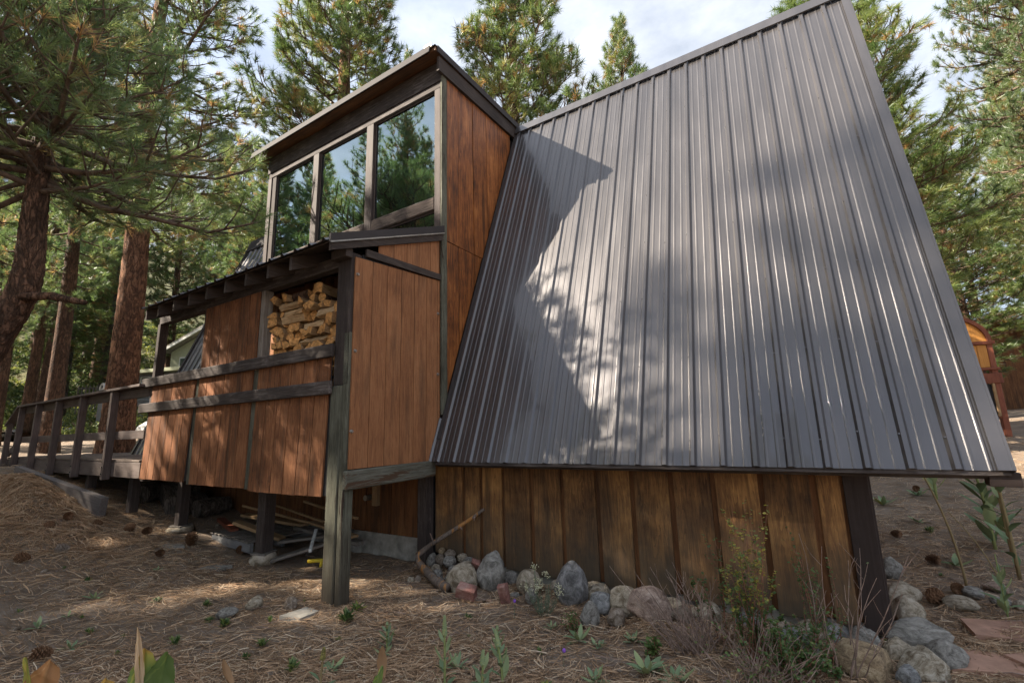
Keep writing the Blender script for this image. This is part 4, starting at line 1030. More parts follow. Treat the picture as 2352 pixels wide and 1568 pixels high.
def veined_leaf(name, L, Wd, m, tint, curl, fold, tip, seed):
    """broad leaf with midrib, side veins, a wavy nibbled edge"""
    r_ = random.Random(seed); nu, nv = 12, 30; v = []; tv = []; ph = r_.uniform(0, 6)
    for i in range(nv+1):
        t = i/nv; w = Wd/2*(math.sin(math.pi*min(1, t*.95+.03))**.7)*(.6+.4*min(1, t*2.2))
        for k in range(nu+1):
            s = k/nu*2-1; ed = 1+.05*math.sin(t*31+ph+s)+.035*math.sin(t*67+ph*2) if abs(s) > .8 else 1
            if abs(s) > .9 and math.sin(t*9+ph+s*2) > .86: ed *= .84
            v.append((s*w*ed, L*t*math.cos(curl*t)+.004*math.sin(t*21+s*2), L*t*math.sin(curl*t)+abs(s)*w*fold+.05*w*math.sin(t*17+s*4+ph)-.006*math.exp(-(s*9)**2)))
            vein = max(math.exp(-(s*11)**2), .75*max(0, math.cos(t*46-abs(s)*9))**14*(abs(s) < .9))
            tv.append(min(.96, tint+.22*vein+.07*math.sin(9*t+4*s+ph)+(.55*max(0, t-.72)/.28 if tip else 0)+(.35 if math.sin(t*23+s*11+ph)*math.sin(s*17+t*5) > .82 else 0)))
    n = nu+1; f = [(i*n+k, i*n+k+1, (i+1)*n+k+1, (i+1)*n+k) for i in range(nv) for k in range(nu)]
    me = mesh(name, v, f, m, True); set_tint(me, tv, 1); return me
ML = [leaf_mesh('leaf', 1, .30, K['mullein'], .2+.25*k, -.35+.3*k, .14, 7, .06) for k in range(3)]
MLY = leaf_mesh('leaf', 1, .30, K['mullein'], .9, .2, .2, 7, .05)
def rosette(x, y, s, n, lab, seed, yellow=False):
    r = random.Random(seed); z = gzs(x, y)
    e = empty('mullein_rosette', (x, y, z), lab, 'plant', 'mullein rosettes')
    for i in range(n):
        a = i*2.4+r.uniform(-.25, .25); t = i/n; el = .22+.75*t+r.uniform(-.15, .15); L = s*.92*(1-.45*t)*r.uniform(.75, 1.15)
        me = MLY if (yellow and i < 2) else ML[r.randrange(3)]
        ob('leaf', me, e, TR((x, y, z+.005+.01*t), (0, 0, a)) @ TR((0, .006, 0), (el, r.uniform(-.2, .2), 0), L))
RO = [(2.12, .40, .16, 11, 'large mullein rosette in front of the pointed grey rock'), (2.28, .37, .10, 9, 'smaller mullein rosette beside the large one near the pointed rock'), (2.47, .55, .12, 10, 'mullein rosette in front of the pinkish boulder'),
 (1.84, .50, .08, 9, 'small mullein rosette right of the white flowered plant'), (2.68, .17, .20, 11, 'biggest mullein rosette at the bottom edge of the picture'), (2.85, .16, .17, 9, 'mullein rosette at the bottom edge beside the bare twigs'), (2.43, -.05, .13, 9, 'mullein rosette at the bottom edge left of the biggest one'),
 (.88, -.77, .13, 9, 'mullein rosette at the bottom beside a brown tipped stalk'), (1.00, -.42, .09, 8, 'mullein rosette with a short leafy stem at the bottom centre'), (1.58, -.32, .15, 9, 'mullein rosette around the upright budding stalk'),
 (-2.33, -1.04, .11, 8, 'mullein rosette in the needles left of the upright leaves'), (-1.75, -.74, .10, 8, 'mullein rosette in the needles up and left of the dry leaf'), (-1.91, -1.53, .13, 8, 'mullein rosette near the lower left corner'), (-2.0, -1.32, .10, 6, 'two leaved mullein seedling near the lower left corner'),
 (-1.2, -1.5, .12, 9, 'mullein rosette touching the pine cone at the lower left'), (-2.73, -.37, .08, 7, 'small mullein rosette below the farther concrete pier'), (4.48, 5.92, .30, 9, 'broad mullein rosette with yellow leaves past the corner board'), (4.98, 6.6, .22, 9, 'mullein rosette at the middle of the right hand slope'),
 (4.76, 5.2, .17, 8, 'pale mullein rosette below the broad yellowing one'), (4.80, 3.75, .18, 9, 'mullein rosette beside the pine cone right of the cabin'), (5.3, 9.1, .22, 8, 'mullein rosette high on the right hand slope'), (4.93, 7.8, .18, 8, 'small mullein rosette above the others beside the corner board'), (4.8, 9.8, .16, 7, 'tiny mullein rosette closest under the eave')]
for i, (x, y, s, n, lab) in enumerate(RO): rosette(x, y, s, n, lab, 300+i, yellow=(i in (16,)))
# weeds: small leafy sprigs, each one plant
def sprig_mesh(seed, n, h, wl):
    r = np.random.default_rng(seed); v = []; f = []; tv = []
    for i in range(n):
        a = r.uniform(0, 6.28); e = r.uniform(.2, 1.3); L = h*r.uniform(.5, 1); b = np.array([r.uniform(-.2, .2)*h, r.uniform(-.2, .2)*h, r.uniform(0, .5)*h])
        d = np.array([math.cos(a)*math.cos(e), math.sin(a)*math.cos(e), math.sin(e)]); s = np.cross(d, [0, 0, 1.0]); s /= np.linalg.norm(s)+1e-6
        k = len(v); t = r.uniform(.1, .8)
        for p in (b, b+d*L*.5+s*wl*L, b+d*L, b+d*L*.5-s*wl*L): v.append(p); tv.append(t)
        f.append((k, k+1, k+2, k+3))
    me = mesh('weed', np.array(v), np.array(f), K['shrubleaf']); set_tint(me, tv, 1); return me
SM = [sprig_mesh(k, 16+6*k, .05+.012*k, .12+.02*(k % 4)) for k in range(7)]
SP = [(-2.45, -1.53), (-1.9, -1.25), (-1.45, -1.32), (-1.1, -1.21), (-.51, -1.09), (-.78, -.73), (-.55, -.72), (-.55, -.58), (-.29, -.49), (.13, -.79), (.22, -.96), (.68, -.91), (.21, 0.0), (.30, -.18), (-.45, -.07), (-3.53, -.97), (-.73, -1.37), (-2.88, -.94), (.83, -.18), (4.62, 3.35), (4.78, 4.74), (1.35, .10), (1.95, .12), (2.2, -.25), (1.15, .35), (.55, -.45), (-1.2, -.55), (1.62, -.75), (2.55, .30), (1.35, -.25)]
for i, (x, y) in enumerate(SP):
    ob('weed', SM[i % 7], None, TR((x, y, gzs(x, y)-.004), (0, 0, rng.uniform(0, 6)), rng.uniform(.30, .85)), label='tiny green weed sprouting from the fallen pine needles', cat='weed', group='tiny weeds in the needles')
# stalks: mullein spikes
def stalk(x, y, h, lab, seed, lean=(0, 0), nleaf=10, lsz=.10, spike=.35, dry=False, yellow=False, thick=.008):
    r = random.Random(seed); z = gzs(x, y)
    e = empty('mullein_stalk', (x, y, z), lab, 'plant', 'mullein stalks')
    pts = [(x+lean[0]*t*t*h, y+lean[1]*t*t*h, z-.02+h*t) for t in np.linspace(0, 1, 7)]
    t = MB(); t.tube(pts, np.linspace(thick, thick*.55, 7), 7); s = t.build('stem', K['stalk'], e, smooth=True)
    set_tint(s.data, [.35 if dry else .9], len(s.data.vertices))
    if spike:                                      # bumpy seed / bud spike
        m = MB(); n = int(60*spike/.3)+20; tv = []
        for i in range(n):
            q = 1-spike*(1-i/n); p = np.array([x+lean[0]*q*q*h, y+lean[1]*q*q*h, z+h*q]); a = i*2.4; rr = thick*1.15*(1.15-.6*i/n)
            c = p+np.array([math.cos(a), math.sin(a), .2])*rr
            s_ = thick*.85*(1.1-.5*i/n)
            m.add([c+np.array(d)*s_ for d in ((1, 0, 0), (-1, 0, 0), (0, 1, 0), (0, -1, 0), (0, 0, 1.3), (0, 0, -1))], [(0, 2, 4), (2, 1, 4), (1, 3, 4), (3, 0, 4), (2, 0, 5), (1, 2, 5), (3, 1, 5), (0, 3, 5)])
            tv += [r.uniform(.1, .9)]*6
        o = m.build('spike', K['seed'] if dry else K['mullein'], e); set_tint(o.data, [v if dry else .55+.3*v for v in tv], 1)
    for i in range(nleaf):
        q = .05+.75*(i/max(1, nleaf))**.9*(1-spike*.6); a = i*2.4+r.uniform(-.3, .3); L = lsz*(1.15-.7*q)*r.uniform(.8, 1.15)
        me = MLY if yellow and r.random() < .6 else ML[r.randrange(3)]
        ob('leaf', me, e, TR((x+lean[0]*q*q*h, y+lean[1]*q*q*h, z+h*q), (0, 0, a)) @ TR((0, thick*.6, 0), (.75+r.uniform(-.3, .3), 0, 0), (L, L, L)))
stalk(1.70, -.59, .42, 'upright green mullein stalk with a yellow bud at the bottom centre', 1, nleaf=12, lsz=.11, spike=.25, thick=.009)
stalk(1.93, -.53, .26, 'short green mullein stalk right of the upright one at the bottom centre', 2, (.05, 0), 10, .12, .3, thick=.009)
stalk(1.94, -.33, .28, 'leaning green mullein stalk behind the short one', 3, (-.25, .1), 10, .11, .3, thick=.009)
stalk(1.04, -.96, .26, 'brown tipped mullein stalk at the bottom edge left of centre', 4, (.08, 0), 3, .10, .25, dry=True, thick=.009)
stalk(.95, -.35, .18, 'little leafy green stem at the bottom centre', 5, nleaf=14, lsz=.09, spike=.1, thick=.006)
stalk(1.72, -.06, .20, 'leafy green stem behind the leaning mullein stalk', 6, nleaf=14, lsz=.09, spike=.1, thick=.006)
stalk(5.17, 6.47, 1.15, 'yellowing mullein stalk standing under the eave at the right', 7, (.03, 0), 22, .28, .35, yellow=True, thick=.018)
stalk(5.24, 4.30, 1.15, 'tall green leafy mullein stalk under the roof corner', 8, (-.06, 0), 26, .30, .12, thick=.017)
stalk(4.72, 2.95, 1.02, 'bare brown dry stalk leaning right of the corner board', 9, (-.16, .02), 0, .1, 0, dry=True, thick=.011)
stalk(5.22, 3.60, 1.62, 'tall dry mullein spike at the right edge in front of the playhouse', 10, (-.03, 0), 12, .22, .42, dry=True, thick=.017)
stalk(5.35, 4.25, 1.55, 'tall dry mullein spike just left of the rightmost one', 11, (-.03, 0), 8, .2, .42, dry=True, thick=.017)
stalk(4.90, 2.66, .70, 'thin dry stalk crossing in front of the low tan stone', 12, (-.35, .1), 0, .1, 0, dry=True, thick=.006)
stalk(4.80, 2.24, .48, 'round leaved green sprout near the flagstones', 13, (0, 0), 16, .14, 0, thick=.006)
# big leaves close to the lens at the bottom edge
def bigleaf(name, x, y, zt, leaves, lab):
    z = gzs(x, y); e = empty(name, (x, y, z), lab, 'plant', 'broad leaved plants in the foreground')
    t = MB(); t.tube([(x, y, z-.02), (x+.01, y, (z+zt)/2), (x, y, zt)], [.012, .010, .008], 8); s = t.build('stem', K['stalk'], e, smooth=True); set_tint(s.data, [.9], len(s.data.vertices))
    for (L, Wd, el, az, rl, mk, tint, tip) in leaves:
        me = veined_leaf('leaf', L, Wd, K[mk], tint, .25, .16, tip, int(L*1000+Wd*7000))
        ob('leaf', me, e, TR((x, y, zt), (0, 0, az)) @ TR((0, 0, 0), (el, rl, 0)))
CAZ = math.atan2(CAM.y+2.2, CAM.x-2.0)
bigleaf('broad_leaf_plant', 2.02, -2.27, .70, [(.22, .088, 1.42, .95, .22, 'dock', .26, None), (.235, .080, 1.40, 1.30, -.06, 'dock', .42, 1), (.31, .022, 1.50, 1.15, -.10, 'deadleaf', .8, None)], 'upright broad green leaves with a dry brown tip at the bottom left')
bigleaf('broad_leaf_plant', 1.90, -2.49, .78, [(.17, .085, 1.35, 1.1, .2, 'deadleaf', .1, None), (.19, .03, 1.45, .4, 0, 'dock', .85, None)], 'reddish brown dying leaf at the bottom left corner')
bigleaf('broad_leaf_plant', 1.96, -2.36, .74, [(.13, .075, 1.4, 1.2, .1, 'dock', .88, 1)], 'single yellowing leaf at the bottom edge left of the upright leaves')
bigleaf('broad_leaf_plant', 2.38, -1.78, .58, [(.17, .075, 1.42, 1.9, .5, 'dock', .25, None)], 'single dark green chewed leaf at the bottom edge left of centre')
for i, (x, y, z, s, el, az, lab) in enumerate(((1.30, -.70, .12, .20, .9, 1.2, 'brown dry leaf standing up at the bottom centre'), (.55, -1.20, .06, .18, .5, 2.0, 'curled straw coloured dry leaf left of the bottom centre'), (-.05, -1.45, .05, .10, .6, .5, 'small curled dry leaf near the lower left'), (1.75, -.68, .03, .12, .15, .8, 'flat torn dry leaf at the bottom edge'))):
    me = leaf_mesh('dry_leaf', s, s*.32, K['deadleaf'], .3+.15*i, .5, .5, 8, .08)
    ob('dry_leaf', me, None, TR((x, y, gzs(x, y)+.01), (el, 0, az)), label=lab, cat='leaf', group='dry leaves')
# white flowered plant
wf = empty('white_flower_plant', (1.66, .72, gzs(1.66, .72)), 'grey green plant with cream flower clusters in front of the rocks', 'plant')
st_ = MB(); fl_ = MB(); tv = []; lv = []; lf = []; ltv = []
r = np.random.default_rng(5)
for i in range(15):
    a = r.uniform(0, 6.28); d = r.uniform(.2, 1); H = r.uniform(.22, .40)*(1.1-.3*d); base = np.array([1.66+.04*math.cos(a), .72+.04*math.sin(a), gzs(1.66, .72)])
    top = base+np.array([math.cos(a)*.13*d, math.sin(a)*.13*d, H]); mid_ = (base+top)/2+np.array([math.cos(a), math.sin(a), 0])*.02
    st_.tube([base, mid_, top], [.003, .0025, .0015], 5)
    if i < 8:
        for k in range(26):
            c = top+r.normal(size=3)*np.array([.022, .022, .014]); q = .006
            fl_.add([c+np.array(e_)*q for e_ in ((1, 0, 0), (-1, 0, 0), (0, 1, 0), (0, -1, 0), (0, 0, 1), (0, 0, -1))], [(0, 2, 4), (2, 1, 4), (1, 3, 4), (3, 0, 4), (2, 0, 5), (1, 2, 5), (3, 1, 5), (0, 3, 5)]); tv += [r.uniform(.1, .9)]*6
    for k in range(26):
        t = r.uniform(.02, .75); p = base*(1-t)+top*t; aa = r.uniform(0, 6.28); e_ = r.uniform(-.1, .9); L = r.uniform(.03, .06)*(1.15-t)
        dd = np.array([math.cos(aa)*math.cos(e_), math.sin(aa)*math.cos(e_), math.sin(e_)]); s_ = np.cross(dd, [0, 0, 1.]); s_ /= np.linalg.norm(s_)
        n0 = len(lv); lv += [p, p+dd*L*.5+s_*.0035, p+dd*L, p+dd*L*.5-s_*.0035]; lf.append((n0, n0+1, n0+2, n0+3)); ltv += [r.uniform(.1, .9)]*4
o = st_.build('stems', K['sage'], wf); set_tint(o.data, [.5], len(o.data.vertices))
o = fl_.build('flower_clusters', K['bloom'], wf, kind='stuff'); set_tint(o.data, tv, 1)
me = mesh('foliage', np.array(lv), np.array(lf), K['sage']); set_tint(me, ltv, 1); ob('foliage', me, wf)
for i, (x, y, h, lab) in enumerate(((1.50, .50, .15, 'single purple thistle flower left of the white flowered plant'), (2.18, .02, .10, 'purple flower spike at the bottom edge'))):
    e = empty('purple_flower', (x, y, gzs(x, y)), lab, 'flower', 'purple flowers'); z = gzs(x, y)
    t = MB(); t.tube([(x, y, z), (x+.01, y, z+h)], [.002, .0015], 5); s = t.build('stem', K['sage'], e); set_tint(s.data, [.4], len(s.data.vertices))
    v = IV[:42]*.0  # head
    hv, hf = ico(1); ob('flower_head', mesh('flower_head', hv*np.array([.012, .012, .014]), hf, K['purple'], True), e, TR((x+.01, y, z+h+.008)))
# shrubs ------------------------------------------------------------
def shrub(name, x, y, lab, seed, nst, h, spread, leaves, leafsz, twigs=True, tilt=(0, 0), stem_m='twigred', tmin=.1, tmax=.7, topy=False, hv=.4):
    r = np.random.default_rng(seed); z = gzs(x, y); e = empty(name, (x, y, z), lab, 'shrub', 'shrubs at the foundation')
    st_ = MB(); lv = []; lf = []; tv = []
    for i in range(nst):
        a = r.uniform(0, 6.28); d = r.uniform(0, 1)**.7*spread; H = h*r.uniform(1-hv, 1.05)
        b = np.array([x+r.normal()*.05*spread/.3, y+r.normal()*.05*spread/.3, z-.02]); tp = b+np.array([math.cos(a)*d+tilt[0]*H, math.sin(a)*d+tilt[1]*H, H])
        ctl = (b+tp)/2+np.array([r.normal()*.04, r.normal()*.04, .06*H]); ts = np.linspace(0, 1, 7)[:, None]
        pts = (1-ts)**2*b+2*ts*(1-ts)*ctl+ts**2*tp; pts[1:-1] += r.normal(size=(5, 3))*.006
        st_.tube(pts, np.linspace(.0040, .0013, 7), 4)
        brs = [pts]
        if twigs:
            for k in range(r.integers(1, 4)):
                j = r.integers(2, 6); L = H*r.uniform(.12, .32); aa = r.uniform(0, 6.28); dd = np.array([math.cos(aa)*.6, math.sin(aa)*.6, .8])
                q = np.stack([pts[j], pts[j]+dd*L*.5+r.normal(size=3)*.008, pts[j]+dd*L]); st_.tube(q, [.002, .0016, .001], 4); brs.append(q)
        for q in brs:
            if leaves <= 0: continue
            n = int(leaves*(1 if len(q) == 7 else .35)*r.uniform(.4, 1.3))
            for k in range(n):
                t = r.uniform(.12, 1)*(len(q)-1); j = min(int(t), len(q)-2); p = q[j]*(1-(t-j))+q[j+1]*(t-j)
                aa = r.uniform(0, 6.28); ee = r.uniform(-.4, .6); L = leafsz*r.uniform(.6, 1.2)
                dd = np.array([math.cos(aa)*math.cos(ee), math.sin(aa)*math.cos(ee), math.sin(ee)]); s_ = np.cross(dd, [r.normal()*.3, r.normal()*.3, 1.]); s_ /= np.linalg.norm(s_)
                u_ = np.cross(s_, dd); n0 = len(lv)
                for (fa, fs) in ((0, 0), (.35, .42), (.75, .36), (1.0, 0), (.75, -.36), (.35, -.42)): lv.append(p+dd*L*fa+s_*L*fs+u_*abs(fs)*L*.3)
                lf.append([n0+k_ for k_ in range(6)]); yy = r.uniform(tmin, tmax) + (.45 if topy and p[2] > z+.33*h and r.random() < .7 else 0); tv += [min(.97, yy)]*6
    st_.build('stems', K[stem_m], e)
    if lf: me = mesh('foliage', lv, lf, K['shrubleaf']); set_tint(me, tv, 1); ob('foliage', me, e)
shrub('leafy_shrub', 3.25, .72, 'leafy green shrub with yellow tops in front of the lower wall', 21, 20, .98, .20, 44, .024, topy=True, hv=.55)
shrub('leafy_shrub', 3.52, .62, 'low dense green shrub in the bottom right, left of the orange boulder', 22, 34, .38, .28, 40, .024, tmax=.6, hv=.6)
shrub('leafy_shrub', 3.02, .86, 'slender green shrub with two arching leafy shoots by the wall', 23, 7, .72, .22, 40, .022, tmax=.5)
shrub('leafy_shrub', 3.62, .98, 'slender leafy shoots reaching up the wall right of the yellow topped shrub', 24, 7, .80, .25, 40, .022, tmax=.5)
shrub('bare_shrub', 2.90, .62, 'tangle of bare grey twigs leaning left in front of the rocks', 25, 60, .52, .34, 0, .02, True, (-.35, -.05), 'twig', hv=.6)
shrub('bare_shrub', 3.30, .42, 'bare brown twigs spreading along the bottom edge', 26, 60, .34, .42, 5, .02, True, (.05, -.1), 'twig', hv=.7)
shrub('bare_shrub', 3.72, .74, 'bare forked twigs rising in front of the corner board', 27, 12, .80, .32, 2, .018, True, (.2, .0), 'twig', hv=.5)
shrub('leafy_shrub', 2.64, .42, 'small bright green seedling shrub beside the mullein rosettes', 28, 9, .17, .07, 22, .030, False, tmin=.2, tmax=.6)
shrub('leafy_shrub', 2.00, .55, 'wispy green weed in front of the dark boulder', 29, 16, .16, .08, 14, .018, False, tmin=.2, tmax=.6)
# grass-like dry tufts
# ------------------------------------------------------------------ pines
def smooth_path(pts, n):
    pts = np.array(pts, float); k = len(pts); s = np.linspace(0, k-1, n); out = np.zeros((n, 3))
    P = np.vstack([2*pts[0]-pts[1], pts, 2*pts[-1]-pts[-2]])
    for i, t in enumerate(s):
        j = min(int(t), k-2); u = t-j; p0, p1, p2, p3 = P[j], P[j+1], P[j+2], P[j+3]
        out[i] = .5*((2*p1)+(-p0+p2)*u+(2*p0-5*p1+4*p2-p3)*u*u+(-p0+3*p1-3*p2+p3)*u**3)
    return out
def trunk_vf(pts, rad, n, seed, amp):
    r = np.random.default_rng(seed); v, f = tube_vf(pts, rad, n, False); v = np.array(v); k = len(pts)
    if amp > 0:
        ln = np.concatenate([[0], np.cumsum(np.linalg.norm(np.diff(np.array(pts), axis=0), axis=1))])
        R0 = float(np.mean(rad)); nc = int(ln[-1]*2*math.pi*R0/.008)+20
        cu = np.stack([r.uniform(0, 2*math.pi*R0, nc), r.uniform(0, ln[-1], nc)*.45], 1)
        cu = np.vstack([cu, cu+[2*math.pi*R0, 0], cu-[2*math.pi*R0, 0]])
        uv = np.stack([np.tile(np.arange(n)/n*2*math.pi*R0, k), np.repeat(ln*.45, n)], 1)
        d = np.zeros(len(uv))
        for s in range(0, len(uv), 800):
            dd = np.sqrt(((uv[s:s+800, None]-cu[None])**2).sum(-1)); dd.partition(1, axis=1); d[s:s+800] = dd[:, 1]-dd[:, 0]
        disp = amp*(np.clip(d/.024, 0, 1)-.6)
        cen = np.repeat(np.array(pts), n, 0); nv = v-cen; nl = np.linalg.norm(nv, axis=1)[:, None]; v = v+nv/nl*disp[:, None]
    return v, np.array(f)
def tubes(starts, ends, mids, r0, r1, n=4):
    """many 2-segment twigs at once -> verts, quads"""
    S, E_, Mi = map(np.asarray, (starts, ends, mids)); N = len(S)
    P = np.stack([S, Mi, E_], 1); R = np.stack([r0, (np.asarray(r0)+np.asarray(r1))/2, r1], 1)
    T = np.stack([Mi-S, E_-S, E_-Mi], 1); T /= np.linalg.norm(T, axis=2, keepdims=True)+1e-9
    ref = np.where(np.abs(T[..., 2:3]) < .9, np.array([0, 0, 1.]), np.array([1., 0, 0]))
    U = np.cross(T, ref); U /= np.linalg.norm(U, axis=2, keepdims=True)+1e-9; Wv = np.cross(T, U)
    a = np.arange(n)/n*2*math.pi
    V = P[:, :, None]+R[:, :, None, None]*(np.cos(a)[None, None, :, None]*U[:, :, None]+np.sin(a)[None, None, :, None]*Wv[:, :, None])
    base = np.arange(N)[:, None, None]*3*n; i = np.arange(2)[None, :, None]; j = np.arange(n)[None, None]
    F = np.stack([base+i*n+j, base+i*n+(j+1) % n, base+(i+1)*n+(j+1) % n, base+(i+1)*n+j], -1).reshape(-1, 4)
    return V.reshape(-1, 3), F
def needles(pos, dirs, tint, per, nl, nw, seed, brown=.10):
    r = np.random.default_rng(seed); N = len(pos)
    d = dirs/np.linalg.norm(dirs, axis=1, keepdims=True)
    q = r.normal(size=(N, per, 3)); q -= (q*d[:, None]).sum(-1, keepdims=True)*d[:, None]; q /= np.linalg.norm(q, axis=2, keepdims=True)+1e-9
    th = r.uniform(.12, 1.30, (N, per, 1)); dirn = d[:, None]*np.cos(th)+q*np.sin(th)
    back = r.uniform(0, 1, (N, per, 1)); b = pos[:, None]-d[:, None]*back*nl*.75
    L = nl*r.uniform(.7, 1.1, (N, per, 1)); dirn = dirn+np.array([0, 0, -.10]); tipp = b+dirn*L
    s = np.cross(dirn, r.normal(size=(N, per, 3))); s /= np.linalg.norm(s, axis=2, keepdims=True)+1e-9
    V = np.stack([b-s*nw/2, b+s*nw/2, tipp], 2).reshape(-1, 3)
    F = np.arange(len(V)).reshape(-1, 3)
    tt = tint[:, None]+.10*r.normal(size=(N, per))+.16*(back[..., 0]-.4)
    tt = np.where((r.uniform(size=(N, 1)) < brown) & (back[..., 0] > .25), .95, tt)
    return V, F, np.repeat(np.clip(tt, .02, .97).ravel(), 3)
def pine_parts(seed, H, r0, cb, R, nbr, per, nl, nw, lodseg=5, path=None, needle='needle', barkm='bark', ntr=14, rows=30, amp=0.0, top=.7, droop=.1, dens=1.0, brmin=.25, azcut=None, tips=None):
    r = np.random.default_rng(seed)
    if path is None:
        bx, by = r.normal()*.012*H, r.normal()*.012*H
        path = [(0, 0, -.4), (bx*.3, by*.3, H*.25), (bx, by, H*.55), (bx*.6, by*.6, H*.8), (0, 0, H)]
    P = smooth_path(path, rows); zz = P[:, 2]; tt = np.clip(zz/H, 0, 1)
    rad = r0*((1-tt)**.85*.93+.02)+r0*.30*np.exp(-np.maximum(zz, 0)/(.9*r0+.15))
    tv, tf = trunk_vf(P, rad, ntr, seed, amp)
    def on(z): return np.array([np.interp(z, zz, P[:, 0]), np.interp(z, zz, P[:, 1]), z]), float(np.interp(z, zz, rad))
    ls, le, lm, l0, l1 = [], [], [], [], []; tp, td, tn = [], [], []
    for i in range(nbr):
        t = ((i+r.uniform(0, .9))/nbr); z = cb+(H*.985-cb)*t; az = i*2.39996+r.normal()*.35
        prof = min(1, brmin+2.0*t)*(1-t**2.0)**.75*(1-.12*t) if top < .9 else (1-t)**.8
        L = R*max(.10, prof)*r.uniform(.72, 1.12)
        c, tr_ = on(z); el = -droop+.75*t**1.3+r.normal()*.10
        h = np.array([math.cos(az), math.sin(az), 0]); ns = 4
        pts = [c+h*tr_*.7]
        for k in range(1, ns+1):
            q = k/ns; e = el+.55*q*q+r.normal()*.05
            pts.append(pts[-1]+(h*math.cos(e)+np.array([0, 0, math.sin(e)])+r.normal(size=3)*.06)*L/ns)
        pts = np.array(pts); rb = min(.09, .010+.016*L)*(1 if L > .5 else .8)
        rr = np.linspace(rb, rb*.22, ns+1)
        for k in range(0, ns, 2): ls.append(pts[k]); lm.append(pts[k+1]); le.append(pts[k+2]); l0.append(rr[k]); l1.append(rr[k+2])
        base_t = np.clip(.32+.20*r.normal()*.6, .05, .8)
        nsub = max(3, int(L/.26*dens)); side = 1
        for j in range(nsub):
            q = .22+.78*(j+r.uniform(0, .8))/nsub; q = min(q, .99); s = q*ns; k = min(int(s), ns-1); p = pts[k]*(1-(s-k))+pts[k+1]*(s-k); d0 = pts[k+1]-pts[k]; d0 /= np.linalg.norm(d0)
            side = -side; sl_ = (.22+.34*L*(1-q)**.7)*r.uniform(.6, 1.25); sl_ = min(sl_, .9)
            lat = np.cross(d0, [0, 0, 1.]); lat /= np.linalg.norm(lat)+1e-9
            dd = d0*.62+lat*side*r.uniform(.45, .95)+np.array([0, 0, r.uniform(-.15, .45)]); dd /= np.linalg.norm(dd)
            m_ = p+dd*sl_*.55+r.normal(size=3)*.02; e_ = p+dd*sl_+np.array([0, 0, sl_*.22])
            ls.append(p); lm.append(m_); le.append(e_); l0.append(.010+.006*sl_); l1.append(.005)
            nt_ = 1+int(sl_/.22)
            for u in range(nt_):
                w = 1-u*.36/max(sl_, .3)*sl_/.45
                if w < .2: break
                pp_ = m_*(1-(w-.55)/.45)+e_*(w-.55)/.45 if w > .55 else p*(1-w/.55)+m_*w/.55
                off = lat*side*0+r.normal(size=3)*(.05 if u == 0 else .13)*(.3 if u == 0 else 1)
                tp.append(pp_+off); td.append(dd+np.array([0, 0, .45])+r.normal(size=3)*(.18 if u == 0 else .5)); tn.append(base_t+r.normal()*.10+(.12 if t > .8 else 0)+.10*u)
        tp.append(pts[-1]); td.append(pts[-1]-pts[-2]+np.array([0, 0, .2*L/ns])); tn.append(base_t)
    tp, td, tn = np.array(tp), np.array(td), np.array(tn)
    nv, nf, ntint = needles(tp, td, tn, per, nl, nw, seed+1)
    lv, lf = tubes(ls, le, lm, np.array(l0), np.array(l1))
    mt = mesh('trunk', tv, tf, K[barkm], True); ml = mesh('limbs', lv, lf, K['limb'], True); mc = mesh('crown', nv, nf, K[needle])
    a = mc.attributes.new('tint', 'FLOAT', 'POINT'); a.data.foreach_set('value', ntint.astype(np.float32))
    return mt, ml, mc, len(tp)
def plant(parts, x, y, s, rot, lab, group, dz=0.0, sz_=None):
    e = bpy.data.objects.new('pine_tree', None); link(e, None, TR((x, y, gzs(x, y)-.05+dz), (0, 0, rot), (s, s, sz_ or s)))
    tag(e, lab, 'tree', group)
    for nme, me in zip(('trunk', 'limbs', 'crown'), parts):
        o = bpy.data.objects.new(nme, me); col.objects.link(o); o.parent = e
        if nme == 'limbs': o['kind'] = 'stuff'
    return e
# prototypes: one detailed near tree, three middle ones, two far ones
z0 = gzs(-4.3, -2.0)
pA = pine_parts(1, 7.35, .235, 4.3, 2.5, 74, 56, .21, .0058, needle='needledark', barkm='bark', ntr=56, rows=230, amp=.013, droop=.15, dens=1.35, brmin=.85,
      path=[(-.55, -.35, -.5), (-.42, -.28, .5), (-.20, -.10, 1.6), (.02, .10, 2.5), (.26, .24, 3.15), (.30, .22, 3.9), (.28, .18, 4.8), (.24, .10, 6.2), (.2, .0, 6.9), (.18, 0, 7.35)])
pA2 = pine_parts(2, 7.4, .16, 4.8, 1.9, 40, 58, .21, .0058, needle='needledark', barkm='bark', ntr=40, rows=150, amp=.012, dens=1.6, brmin=.7,
      path=[(0, 0, 1.6), (-.05, -.05, 2.6), (0, 0, 3.8), (.0, -.02, 4.8), (0, -.05, 6.4), (0, -.1, 7.4)])
M1 = pine_parts(11, 20.0, .36, 4.0, 2.7, 150, 52, .23, .013, needle='needle', barkm='barkred', ntr=22, rows=70, amp=.012, dens=2.2, brmin=.5)
M2 = pine_parts(12, 17.0, .30, 2.6, 2.5, 140, 52, .23, .013, needle='needle', barkm='bark', ntr=22, rows=60, amp=.012, droop=.05, dens=2.2, brmin=.45)
M3 = pine_parts(13, 19.0, .37, 6.2, 3.6, 110, 52, .23, .013, needle='needledark', barkm='barkred', ntr=48, rows=200, amp=.014, droop=.2, brmin=.6, dens=1.6)
F1 = pine_parts(21, 17.0, .28, 2.6, 2.4, 105, 38, .28, .018, needle='needledark', barkm='bark', ntr=10, rows=20, dens=1.3)
F2 = pine_parts(22, 18.0, .30, 4.5, 2.6, 95, 38, .27, .017, needle='needledark', barkm='bark', ntr=14, rows=40, droop=.2, dens=1.1)
